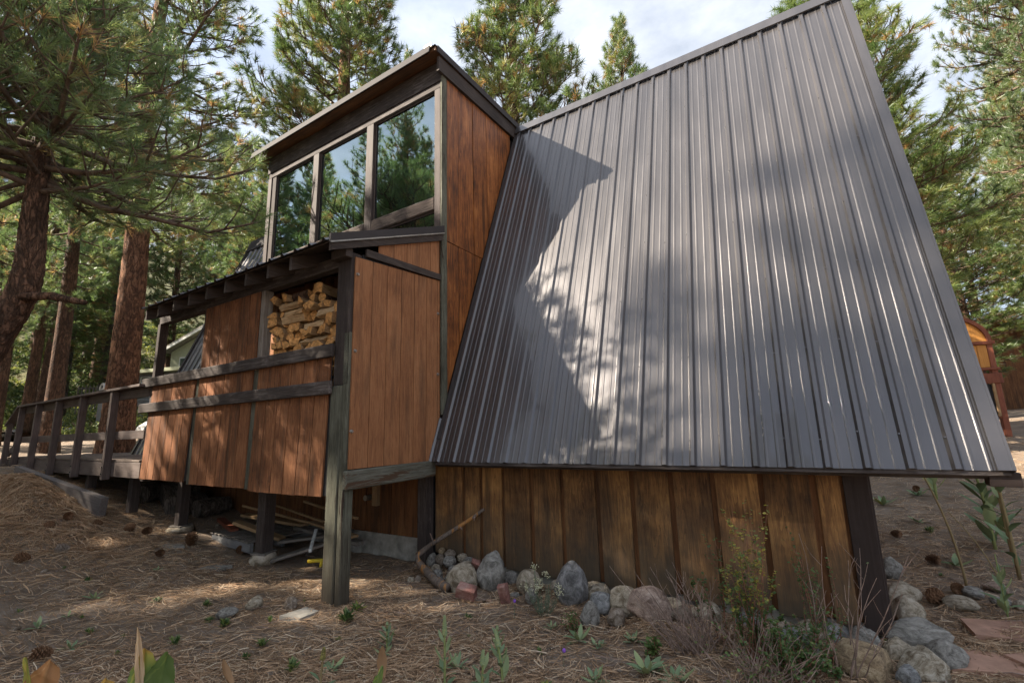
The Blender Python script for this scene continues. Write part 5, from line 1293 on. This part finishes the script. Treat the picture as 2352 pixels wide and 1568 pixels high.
F3 = pine_parts(23, 16.0, .26, 1.8, 2.1, 110, 38, .27, .018, needle='needle', barkm='barkgrey', ntr=10, rows=20, dens=1.3)
print('TUFTS', [q[3] for q in (pA, pA2, M1, M2, M3, F1, F2, F3)])
# near left: forked curved tree
plant(pA[:3], -4.05, -1.85, 1.0, 0.0, 'big pine with a curved dark red trunk at the left edge, nearest the camera', 'pines beside the deck')
plant(pA2[:3], -4.42, -2.05, 1.0, 1.0, 'slimmer straight pine stem beside the curved trunk at the left edge', 'pines beside the deck')
plant(M3[:3], -10.95, 1.72, 1.0, .4, 'thick straight orange barked pine rising behind the deck railing', 'pines beside the deck')
# tops behind the cabin
plant(M1[:3], -9.5, 6.4, 1.35, .2, 'dense sunlit pine with an orange stem right behind the dormer roof', 'pines behind the cabin', sz_=1.1)
plant(M2[:3], -3.9, 10.2, 1.5, 1.3, 'bushy sunlit pine standing between the dormer and the ridge', 'pines behind the cabin', sz_=1.28)
plant(M2[:3], -1.75, 16.6, 1.15, 2.3, 'slim pine top poking over the ridge right of the bushy one', 'pines behind the cabin', sz_=1.26)
plant(F3[:3], -.85, 21.2, .5, .9, 'tiny far pine top just over the ridge line', 'pines behind the cabin', sz_=1.25)
plant(F3[:3], -13.6, 14.1, .8, 2.0, 'small dark pine tip beside the dormer roof corner', 'pines behind the cabin', sz_=1.42)
plant(M1[:3], 5.15, 9.2, .92, 2.6, 'wide sunlit pine filling the view behind the right end of the ridge', 'pines behind the cabin', sz_=.64)
plant(M2[:3], 8.0, 15.6, .8, .4, 'lower sunlit pine to the right of the roof edge', 'pines behind the cabin', sz_=.52)
plant(M3[:3], 9.7, 14.1, .66, 1.2, 'tall thin crowned pine with a bare pale trunk at the right edge', 'pines right of the cabin', sz_=.95)
plant(M3[:3], 12.2, 16.0, .68, 2.7, 'tallest pine at the upper right corner', 'pines right of the cabin', sz_=1.1)
# filler forest
fill_r = [(9.8, 22.0, F1, .85, .8), (7.6, 24.5, F3, 1.0, .85), (13.4, 24, F1, 1.1, .9), (5.8, 28, F1, 1.0, .95), (14.5, 30, F3, 1.1, 1.0), (9.0, 34, F1, 1.2, 1.1), (12, 40, F2, 1.2, 1.1), (17, 38, F1, 1.2, 1.1), (2, 34, F1, 1.0, .9), (20, 48, F1, 1.3, 1.2), (14, 50, F3, 1.3, 1.2)]
for i, (x, y, p_, s, q) in enumerate(sorted(fill_r, key=lambda t_: math.hypot(t_[0]-CAM.x, t_[1]-CAM.y))):
    plant(p_[:3], x, y, s, i*1.7, 'hazy green pine in the woods behind the playhouse, %s nearest' % ORD[i], 'pines in the woods at the right', sz_=s*q)
fill_l = [(-15.8, 1.62, F2, .85, 1.25, 'dark trunked pine left of the thick orange pine'), (-22.9, 2.5, F2, .75, 1.3, 'pine by the lane at the far left'), (-27.8, 3.9, F2, .85, 1.2, 'pine just right of the far left one by the lane'), (-20.0, 1.2, F2, .6, 1.4, 'slender pine at the left edge beyond the deck end'),
          (-19.5, 9.5, F1, 1.0, .8, 'shaggy pine on the bank behind the orange pine'), (-28, 12.5, F1, 1.1, .9, 'pine above the pale green house'), (-33, 8.0, F1, 1.2, 1.0, 'pine on the slope left of the pale green house'), (-36, 15, F3, 1.3, 1.0, 'pine high on the slope over the pale green house'), (-31, 19, F1, 1.2, 1.0, 'pine on the slope right of the pale green house'),
          (-40, 4, F1, 1.3, 1.0, 'pine across the lane at the far left'), (-38, 0, F2, 1.2, 1.0, 'pine across the lane, leftmost'), (-45, 10, F3, 1.4, 1.0, 'pine half way up the far slope'), (-48, 20, F1, 1.5, 1.0, 'pine at the top of the far slope'), (-44, 27, F3, 1.4, 1.0, 'pine at the top right of the far slope'),
          (-22, 16, F3, 1.1, 1.1, 'pine behind the left roof end'), (-17, 12.5, F1, 1.0, .75, 'broad dark pine over the wood store roof'), (-30, -3, F1, 1.1, 1.0, 'pine left of the deck on the lane edge'), (-52, 3, F1, 1.5, 1.1, 'faint pine high on the far left slope'), (-55, 14, F1, 1.5, 1.1, 'faint pine behind the far slope'), (-26, 23, F1, 1.3, 1.2, 'pine far behind the dormer'), (-14.5, 8.6, F3, .55, .45, 'young pine behind the left roof end'), (-24.5, 11.0, F3, .9, .6, 'round young pine above the picket fence'), (-35, 2.0, F3, 1.2, .9, 'light green pine across the lane'), (-42, 14.5, F3, 1.4, 1.0, 'light green pine in the middle of the far slope'), (-29, 6.5, F3, .9, .7, 'light green pine just left of the pale green house'), (-47, -3, F1, 1.4, 1.0, 'pine at the left edge high on the slope'), (-34, 11.5, F1, 1.1, .9, 'dark pine over the roof of the pale green house'), (-25.5, 1.0, F3, .8, .55, 'young light green pine at the lane edge'), (-39, 9.0, F1, 1.3, .9, 'dark pine between the light green ones on the slope'), (-20.8, -1.2, F3, .8, .55, 'young pine left of the deck end'), (-29.5, 1.8, F1, 1.0, .7, 'bushy pine behind the lane at the left'), (-31, 5.4, F3, 1.1, .8, 'pale bushy pine behind the lane'), (-33.5, -2, F1, 1.1, .8, 'bushy dark pine beyond the lane bend'), (-37, 6.2, F3, 1.1, .8, 'pale pine up the slope behind the lane'), (-21.5, 11.8, F3, .8, .6, 'small pine right above the grey garage'), (-18.6, 7.0, F3, .5, .38, 'sapling pine beside the picket fence'), (-24, 19, F1, 1.1, .9, 'pine behind the chimney'), (-20, 14.5, F1, 1.0, .8, 'dark pine behind the left roof slope'), (-36, 18.5, F1, 1.2, .9, 'pine on the skyline behind the chimney'), (-43, 0, F3, 1.3, .9, 'pale pine on the skyline at the left'), (-50, 8, F1, 1.5, 1.0, 'tall pine on the skyline above the lane'), (-41, 20.5, F3, 1.3, .9, 'pale pine on the skyline at the right')]
for i, (x, y, p_, s, q, lab) in enumerate(fill_l):
    plant(p_[:3], x, y, s, i*2.1, lab, 'pines in the woods at the left', sz_=s*q)
# unseen wood on the camera's side, trees added for shade and window reflections
near = [(-17.0, -14.8, M1, 1.0, 1.07), (-20.0, -17.6, F2, 1.2, 1.45), (-9.4, -5.0, M2, .85, .45), (-6.5, -6.9, M1, .75, .50), (-12.0, -7.4, F2, .9, .95), (-25.5, -11.0, M1, 1.0, 1.0), (-26, -14, M2, 1.1, 1.3), (-9.3, -7.4, M2, .75, .55), (-3.2, -7.9, M2, .70, .56), (-11.8, -10.6, M1, .95, .72), (-19.0, -13.6, F2, 1.0, .85), (-1.0, -10.5, M1, .9, .55), (-14.5, -14, F1, 1.1, 1.0), (-6, -15, F2, 1.1, 1.0), (2.5, -13, F1, 1.0, .9), (-19, -7, F1, 1.1, 1.0), (-20.5, -11, F2, 1.0, 1.0)]
for i, (x, y, p_, s, q) in enumerate(sorted(near, key=lambda t_: math.hypot(t_[0]+2, t_[1]-1.3))):
    plant(p_[:3], x, y, s, i*1.3+.5, 'unseen pine on the camera side, set for shade and reflections, %s nearest the dormer windows' % ORD[i], 'unseen pines on the camera side', sz_=s*q)
A_ = [o for o in col.objects if o.get('label', '').startswith('big pine with a curved')][0]
t = MB(); t.tube([(.28, .18, 3.02), (.62, .40, 3.02), (.95, .62, 2.93)], [.055, .048, .030], 8)
o = bpy.data.objects.new('broken_branch', mesh('broken_branch', t.v, t.f, K['bark'], True)); col.objects.link(o); o.parent = A_
# undergrowth on the far bank
r = np.random.default_rng(91); n = 150000
x = r.uniform(-62, -13, n); y = r.uniform(-8, 34, n)
rx = np.interp(y, [q[1] for q in path], [q[0] for q in path])
k = (np.abs(x-rx) > 3.2) & (snoise(x, y, 55, 6, .12) > r.uniform(-1.8, .8, n)) & ~((x > -18) & (y < 2.6)) & ~((y > -2) & (y < 5) & (x > rx))
x, y = x[k], y[k]; n = len(x); hgt_ = (.15+.5*np.clip(snoise(x, y, 56, 5, .25), 0, 1.6))*r.uniform(.1, 1, n)
c = np.stack([x, y, gz(x, y)+hgt_], 1); u = r.normal(size=(n, 3)); u /= np.linalg.norm(u, axis=1)[:, None]; w_ = np.cross(u, r.normal(size=(n, 3))); w_ /= np.linalg.norm(w_, axis=1)[:, None]; s = r.uniform(.06, .17, (n, 1))
me = mesh('undergrowth', np.stack([c-u*s, c+w_*s*.6, c+u*s, c-w_*s*.6], 1).reshape(-1, 3), np.arange(4*n).reshape(-1, 4), K['bush']); set_tint(me, np.clip(.45+.25*snoise(x, y, 57, 4, .15)+r.normal(size=n)*.15, .05, .95), 4)
ob('undergrowth', me, None, None, label='low green and yellow undergrowth covering the far bank', cat='undergrowth', kind='stuff')
# hillside bushes
def bush_mesh(seed, n, R, H, lsz):
    r = np.random.default_rng(seed); d = r.normal(size=(n, 3)); d /= np.linalg.norm(d, axis=1)[:, None]; d[:, 2] = np.abs(d[:, 2])
    lob = 1+.25*np.sin(d@np.array([4, 1, 2.])*1.7)+.2*np.sin(d@np.array([-2, 5, 1.])*2.1)
    p = d*(r.uniform(.45, 1, (n, 1))**.5)*lob[:, None]*np.array([R, R, H]); o = r.normal(size=(n, 3)); o /= np.linalg.norm(o, axis=1)[:, None]; s = np.cross(o, r.normal(size=(n, 3))); s /= np.linalg.norm(s, axis=1)[:, None]
    V = np.stack([p, p+o*lsz*.5+s*lsz*.35, p+o*lsz, p+o*lsz*.5-s*lsz*.35], 1).reshape(-1, 3); F = np.arange(4*n).reshape(-1, 4)
    me = mesh('foliage', V, F, K['bush']); set_tint(me, np.clip(r.uniform(.1, .9, n), 0, 1), 4); return me
BMs = [bush_mesh(61, 2600, .9, .8, .09), bush_mesh(62, 2600, 1.0, .6, .09)]
def stems_mesh(seed):
    r = random.Random(seed); m = MB()
    for i in range(9):
        a = r.uniform(0, 6.28); m.tube([(0, 0, -.1), (math.cos(a)*.2, math.sin(a)*.2, .35), (math.cos(a)*.5, math.sin(a)*.5, .7)], [.025, .018, .006], 5)
    return mesh('stems', m.v, m.f, K['twig'])
BS = stems_mesh(3)
BU = [(-18.5, 4.5, 1.0, 'yellow green bush beyond the middle of the railing'), (-20, 3.6, .9, 'yellow green bush at the left beyond the railing'), (-17.2, 6.2, 1.2, 'green bush on the bank left of the orange pine'), (-14.6, 6.6, 1.3, 'green bush right of the orange pine'), (-17.5, 8.2, 1.2, 'green bush under the pale green house'), (-24, 4.8, 1.1, 'yellow bush by the lane'), (-27, 6.4, 1.3, 'bush across the lane'), (-13.2, 5.6, .8, 'low green bush in front of the grey garage'), (-20.5, 7.2, 1.2, 'bush in front of the picket fence'), (-30, 9.5, 1.6, 'big bush left of the pale green house'), (-32, 4, 1.5, 'big bush at the far left slope')]
for i, (x, y, s, lab) in enumerate(BU):
    e = empty('bush', (x, y, gzs(x, y)), lab, 'bush', 'bushes beyond the deck')
    ob('foliage', BMs[i % 2], e, TR((x, y, gzs(x, y)+.05), (0, 0, i*1.1), s)); ob('stems', BS, e, TR((x, y, gzs(x, y)), (0, 0, i), s))

# ------------------------------------------------------------------ neighbours
def hz(x, y): return gzs(x, y)
nh = empty('neighbour_house', (-23.4, 8.6, hz(-23.4, 8.6)), 'pale green house with a boxed chimney seen through the wood store', 'house')
zb = hz(-23.4, 8.6)-.4
HM = Matrix.Translation((-23.4, 8.6, 0)) @ Euler((0, 0, .35)).to_matrix().to_4x4()
def hb(name, lo, hi, m, parent, b=.01):
    v, f = cbox([hi[i]-lo[i] for i in range(3)], b); c = Vector([(hi[i]+lo[i])/2 for i in range(3)])
    return ob(name, mesh(name, v, f, m), parent, HM @ Matrix.Translation(c))
def hp(name, poly, ax, a0, a1, m, parent):
    v, f = prism_vf(poly, ax, a0, a1); return ob(name, mesh(name, v, f, m), parent, HM)
hw = hp('wall', [(-1.6, zb), (3.2, zb), (3.2, 6.2), (.8, 7.25), (-1.6, 6.15)], 1, 0, 7, K['housewall'], nh)
hr = hp('roof', [(-1.9, 6.10), (.8, 7.32), (3.5, 6.18), (3.5, 6.36), (.8, 7.52), (-1.9, 6.28)], 1, -.35, 7.3, K['houseroof'], nh)
hp('eave_trim', [(-1.92, 6.04), (.8, 7.26), (3.52, 6.12), (3.52, 6.22), (.8, 7.38), (-1.92, 6.16)], 1, -.40, -.352, K['white'], hr)
ch = hb('chimney', (1.6, 1.4, 6.2), (3.3, 2.8, 8.35), K['housedark'], nh); hb('chimney_cap', (1.5, 1.3, 8.352), (3.4, 2.9, 8.45), K['white'], ch)
vp = MB(); vp.tube([(2.5, 2.1, 8.45), (2.5, 2.1, 9.35)], .16, 12); vp.tube([(2.5, 2.1, 9.36), (2.5, 2.1, 9.55)], .21, 12); o = vp.build('vent_pipe', K['bolt'], ch, HM)
for (a, b, c, d) in ((-.9, .25, 4.3, 5.75), (.9, 2.0, 4.3, 5.75)):
    w_ = hb('window', (a-.08, -.05, c-.08), (b+.08, -.002, d+.08), K['white'], nh); hb('pane', (a, -.07, c), (b, -.052, d), K['farglass'], w_)
ga = empty('grey_garage', (-21.6, 6.4, hz(-21.6, 6.4)), 'grey sided garage glimpsed between railing and orange pine', 'garage')
HM = Matrix.Translation((-21.3, 6.5, hz(-21.3, 6.5)-.1)) @ Euler((0, 0, .30)).to_matrix().to_4x4()
hb('wall', (-2, 0, 0), (2.4, 4, 2.25), K['greyside'], ga)
for k in range(10): hb('siding_board', (-1.6, -.035-.01*(k % 2), .12+k*.17), (1.9, -.004, .12+k*.17+.155), K['greyside'], ga)
hb('roof', (-2.3, -.4, 2.26), (2.7, 4.3, 2.42), K['housewall'], ga)
dw_ = hb('window_band', (-1.4, -.055, 1.83), (1.7, -.004, 2.12), K['white'], ga)
for a in (-1.3, -.28, .74): hb('pane', (a, -.075, 1.87), (a+.9, -.057, 2.08), K['farglass'], dw_)
# picket fence on the bank
fe = empty('picket_fence', (-23.5, 6.0, hz(-23.5, 6.0)), 'grey picket fence on the bank above the railing', 'fence')
for i in range(30):
    t = i/29; x, y = -26.5+6.2*t, 4.9+2.4*t; z = hz(x, y); zt = 4.25
    box('picket', (x-.05, y-.015, min(z, zt-1.0)), (x+.05, y+.015, zt), K['fencewood'], fe)
for zz in (3.45, 4.1): bar('fence_rail', (-26.6, 4.90, zz), (-20.2, 7.34, zz), .04, .09, K['fencewood'], fe)
# pale domed garden box
gb = empty('garden_box', (-20.6, 4.35, hz(-20.6, 4.35)), 'pale round topped box with a dark hole on the bank beyond the railing', 'box')
zg = hz(-20.6, 4.35); box('base', (-20.85, 4.1, min(zg-.1, 3.0)), (-20.35, 4.6, 3.60), K['greyside'], gb)
t = MB(); t.prism([(math.cos(a)*.30-20.6, 3.605+math.sin(a)*.28) for a in np.linspace(0, math.pi, 12)], 1, 4.08, 4.62); t.build('dome', R_['pale'], gb)
t = MB(); t.tube([(-20.55, 4.079, 3.72), (-20.55, 4.06, 3.72)], .06, 12); t.build('hole', K['black'], gb)  # black disc standing in for the shade inside an opening

# playhouse at the right
ph = empty('playhouse', (7.6, 12.9, hz(7.6, 12.9)), 'golden wood playhouse tower on red brown posts at the right edge', 'playhouse')
zp = hz(7.6, 12.8)
HM = Matrix.Translation((7.60, 12.62, 0)) @ Euler((0, 0, .22)).to_matrix().to_4x4()
for (a, b) in ((0, 0), (-1.5, 0), (0, 1.4), (-1.5, 1.4)):
    hb('post', (a-.06, b-.06, zp-.2), (a+.06, b+.06, 3.30), K['playred'], ph)
hb('beam', (-1.56, -.10, 2.28), (.10, -.065, 2.52), K['playred'], ph); hb('top_rail', (-1.6, -.11, 3.22), (.10, .05, 3.30), K['playred'], ph); hb('ledge', (-1.56, -.11, 2.60), (.08, .02, 2.66), K['playred'], ph)
hb('floor', (-1.5, -.05, 2.4), (0, 1.4, 2.5), K['play'], ph)
for k in range(7):
    bd = hb('panel_board', (-1.43+k*.197, -.055, 2.665), (-1.43+k*.197+.19, -.02, 3.215), K['play'], ph)
for (a, c) in ((-.42, 3.06), (-.34, 2.80), (-.80, 3.04), (-.74, 2.80), (-1.15, 2.95)):
    t = MB(); t.tube([(a, -.062, c), (a, -.052, c)], .042, 14); t.build('hole_disc', K['black'], ph, HM)  # black discs on the panel paint the dark of the holes
arch = [(-.36+math.cos(a)*.0, 0) for a in (0,)]
t = MB(); t.prism([(math.cos(a)*.75-.75, 3.305+math.sin(a)*.62) for a in np.linspace(0, math.pi, 18)], 1, .02, .06); t.build('arched_panel', K['play'], ph, HM)
t = MB()
for q in range(17):
    a0, a1 = math.pi*q/17, math.pi*(q+1)/17
    t.prism([(math.cos(a0)*.75-.75, 3.305+math.sin(a0)*.62), (math.cos(a1)*.75-.75, 3.305+math.sin(a1)*.62), (math.cos(a1)*.84-.75, 3.305+math.sin(a1)*.71), (math.cos(a0)*.84-.75, 3.305+math.sin(a0)*.71)], 1, -.03, .10)
t.build('arched_rim', K['playred'], ph, HM)
hb('dark_screen', (-1.40, -.02, 1.42), (-.10, .0, 2.26), K['black'], ph); hb('pink_bar', (-1.40, -.03, 1.36), (-.10, .01, 1.41), K['pink'], ph); hb('brace', (-.13, -.10, 1.5), (-.07, -.065, 2.28), K['lumber'], ph)
# cabin behind it
cb_ = empty('metal_roofed_cabin', (9.4, 20.5, hz(9.4, 20.5)), 'brown cabin with a pale metal roof behind the playhouse', 'cabin')
HM = Matrix.Translation((9.6, 20.6, 0)) @ Euler((0, 0, .35)).to_matrix().to_4x4(); zc = hz(9.6, 20.6)
hp('wall', [(-2.6, zc-.3), (2.6, zc-.3), (2.6, 4.0), (0.0, 5.0), (-2.6, 4.0)], 1, 0, 5, K['backboard'], cb_)
hp('roof', [(-3.1, 3.78), (0, 5.02), (3.1, 3.78), (3.1, 3.95), (0, 5.22), (-3.1, 3.95)], 1, -.6, 5.4, K['tinroof'], cb_)
hp('barge_board', [(-3.1, 3.70), (0, 4.94), (3.1, 3.70), (3.1, 3.86), (0, 5.12), (-3.1, 3.86)], 1, -.66, -.605, K['black'], cb_)

# ------------------------------------------------------------------ fallen needles
def litter(name, n, lab, seed, rmin, rmax, a0, a1, lmin, lmax, wd, lift, mat, seg=2, tint=(.1, .95), box_=None):
    r = np.random.default_rng(seed)
    if box_ is None:
        a = r.uniform(a0, a1, n); d = np.exp(r.uniform(math.log(rmin), math.log(rmax), n))
        x, y = CAM.x+np.cos(a)*d, CAM.y+np.sin(a)*d
    else:
        x, y = r.normal(box_[0], box_[2], n), r.normal(box_[1], box_[3], n)
    dens = 1.4*snoise(x, y, 77, 6, .35); keep = (r.uniform(-3.6, 2.0, n) < dens)
    keep &= ~((y > 1.40) & (x > -8) & (x < 4.05) & (y < 5)) 
    keep &= ~((x < -.35) & (x > -4.6) & (y > .35) & (r.uniform(size=n) < .72))
    x, y = x[keep], y[keep]; n = len(x)
    th = r.normal(.35, .75, n)+np.where(r.uniform(size=n) < .3, 1.4, 0); L = r.uniform(lmin, lmax, n); bend = r.normal(0, .25, n)
    hh = lift*r.uniform(.1, 1, n)**2; tl = r.normal(0, .05, n)
    pts = []
    for s in range(seg+1):
        t = s/seg-.5; ang = th+bend*t
        px, py = x+np.cos(ang)*L*t, y+np.sin(ang)*L*t
        pts.append(np.stack([px, py, gz(px, py)+.012*snoise(px, py, 9, 7, 1.6)*0+.010*snoise(px, py, 9, 7, 1.6)*(np.hypot(px, py) < 9)+.004+hh+tl*L*t*2], 1))
    wv = np.stack([-np.sin(th), np.cos(th), r.normal(0, .5, n)], 1)*wd[0]*r.uniform(.7, wd[1], n)[:, None]/2
    V = np.stack([q for p in pts for q in (p-wv, p+wv)], 1); k = 2*(seg+1)
    F = np.concatenate([np.arange(n)[:, None]*k+np.array([2*s, 2*s+1, 2*s+3, 2*s+2])[None] for s in range(seg)])
    me = mesh(name, V.reshape(-1, 3), F, mat); set_tint(me, r.uniform(*tint, n), k)
    return ob(name, me, None, None, label=lab, cat='needles', kind='stuff')
V0 = math.atan2(fh.y, fh.x)
litter('fallen_pine_needles', 330000, 'carpet of fallen brown pine needles over the dirt', 5, 1.7, 16, V0-.95, V0+.95, .06, .15, (.0028, 1.5), .026, K['straw'])
litter('needle_mound', 34000, 'heap of orange pine needles against the deck', 6, 0, 0, 0, 0, .12, .24, (.004, 1.5), .06, K['straw'], 2, (.3, .95), (-6.5, -.80, 1.3, .45))
# twigs, cone scales and pebbles scattered in the duff
r = np.random.default_rng(15); mb = MB()
for i in range(260):
    a = r.uniform(V0-.9, V0+.9); d = math.exp(r.uniform(math.log(2.2), math.log(10))); x, y = CAM.x+math.cos(a)*d, CAM.y+math.sin(a)*d
    if y > 1.3 and -8 < x < 4.1: continue
    th = r.uniform(0, 6.28); L = r.uniform(.05, .28); z = gzs(x, y)+.012
    mb.tube([(x, y, z), (x+math.cos(th)*L*.5+r.normal()*.01, y+math.sin(th)*L*.5, z+.01), (x+math.cos(th)*L, y+math.sin(th)*L, z+.003)], [.004, .003, .0015], 4)
tw = mb.build('fallen_twigs', K['twig'], None, label='small dead twigs scattered over the needles', cat='twigs', kind='stuff')
pv, pf = ico(1); VV = []; FF = []
for i in range(900):
    a = r.uniform(V0-.9, V0+.9); d = math.exp(r.uniform(math.log(2.2), math.log(9))); x, y = CAM.x+math.cos(a)*d, CAM.y+math.sin(a)*d
    if y > 1.3 and -8 < x < 4.1: continue
    s = r.uniform(.004, .016)*(1 if r.uniform() < .93 else 2.0); VV.append(pv*np.array([s*r.uniform(.8, 1.5), s, s*.7])+np.array([x, y, gzs(x, y)+s*.2])+pv[::-1]*s*.15); FF.append(pf+len(pv)*len(FF))
ob('pebbles', mesh('pebbles', np.concatenate(VV), np.concatenate(FF), R_['brown'], False), None, None, label='small pebbles scattered over the dirt', cat='pebbles', kind='stuff')
# bark and duff chips
r = np.random.default_rng(16); n = 9000
a = r.uniform(V0-.9, V0+.9, n); d = np.exp(r.uniform(math.log(2.0), math.log(12), n)); x, y = CAM.x+np.cos(a)*d, CAM.y+np.sin(a)*d
k = ~((y > 1.4) & (x > -8) & (x < 4.05) & (y < 5)); x, y = x[k], y[k]; n = len(x)
c = np.stack([x, y, gz(x, y)+.010+.010*snoise(x, y, 9, 7, 1.6)*(np.hypot(x, y) < 9)], 1); u = r.normal(size=(n, 3)); u /= np.linalg.norm(u, axis=1)[:, None]; u[:, 2] *= .35; w_ = np.cross(u, [0, 0, 1.])+r.normal(size=(n, 3))*.2; s = r.uniform(.006, .02, (n, 1))
V = np.stack([c-u*s, c+w_*s*.5, c+u*s, c-w_*s*.5], 1).reshape(-1, 3); me = mesh('bark_chips', V, np.arange(4*n).reshape(-1, 4), K['straw']); set_tint(me, r.uniform(0, .55, n), 4)
ob('bark_chips', me, None, None, label='flakes of bark and duff over the dirt', cat='bark flakes', kind='stuff')
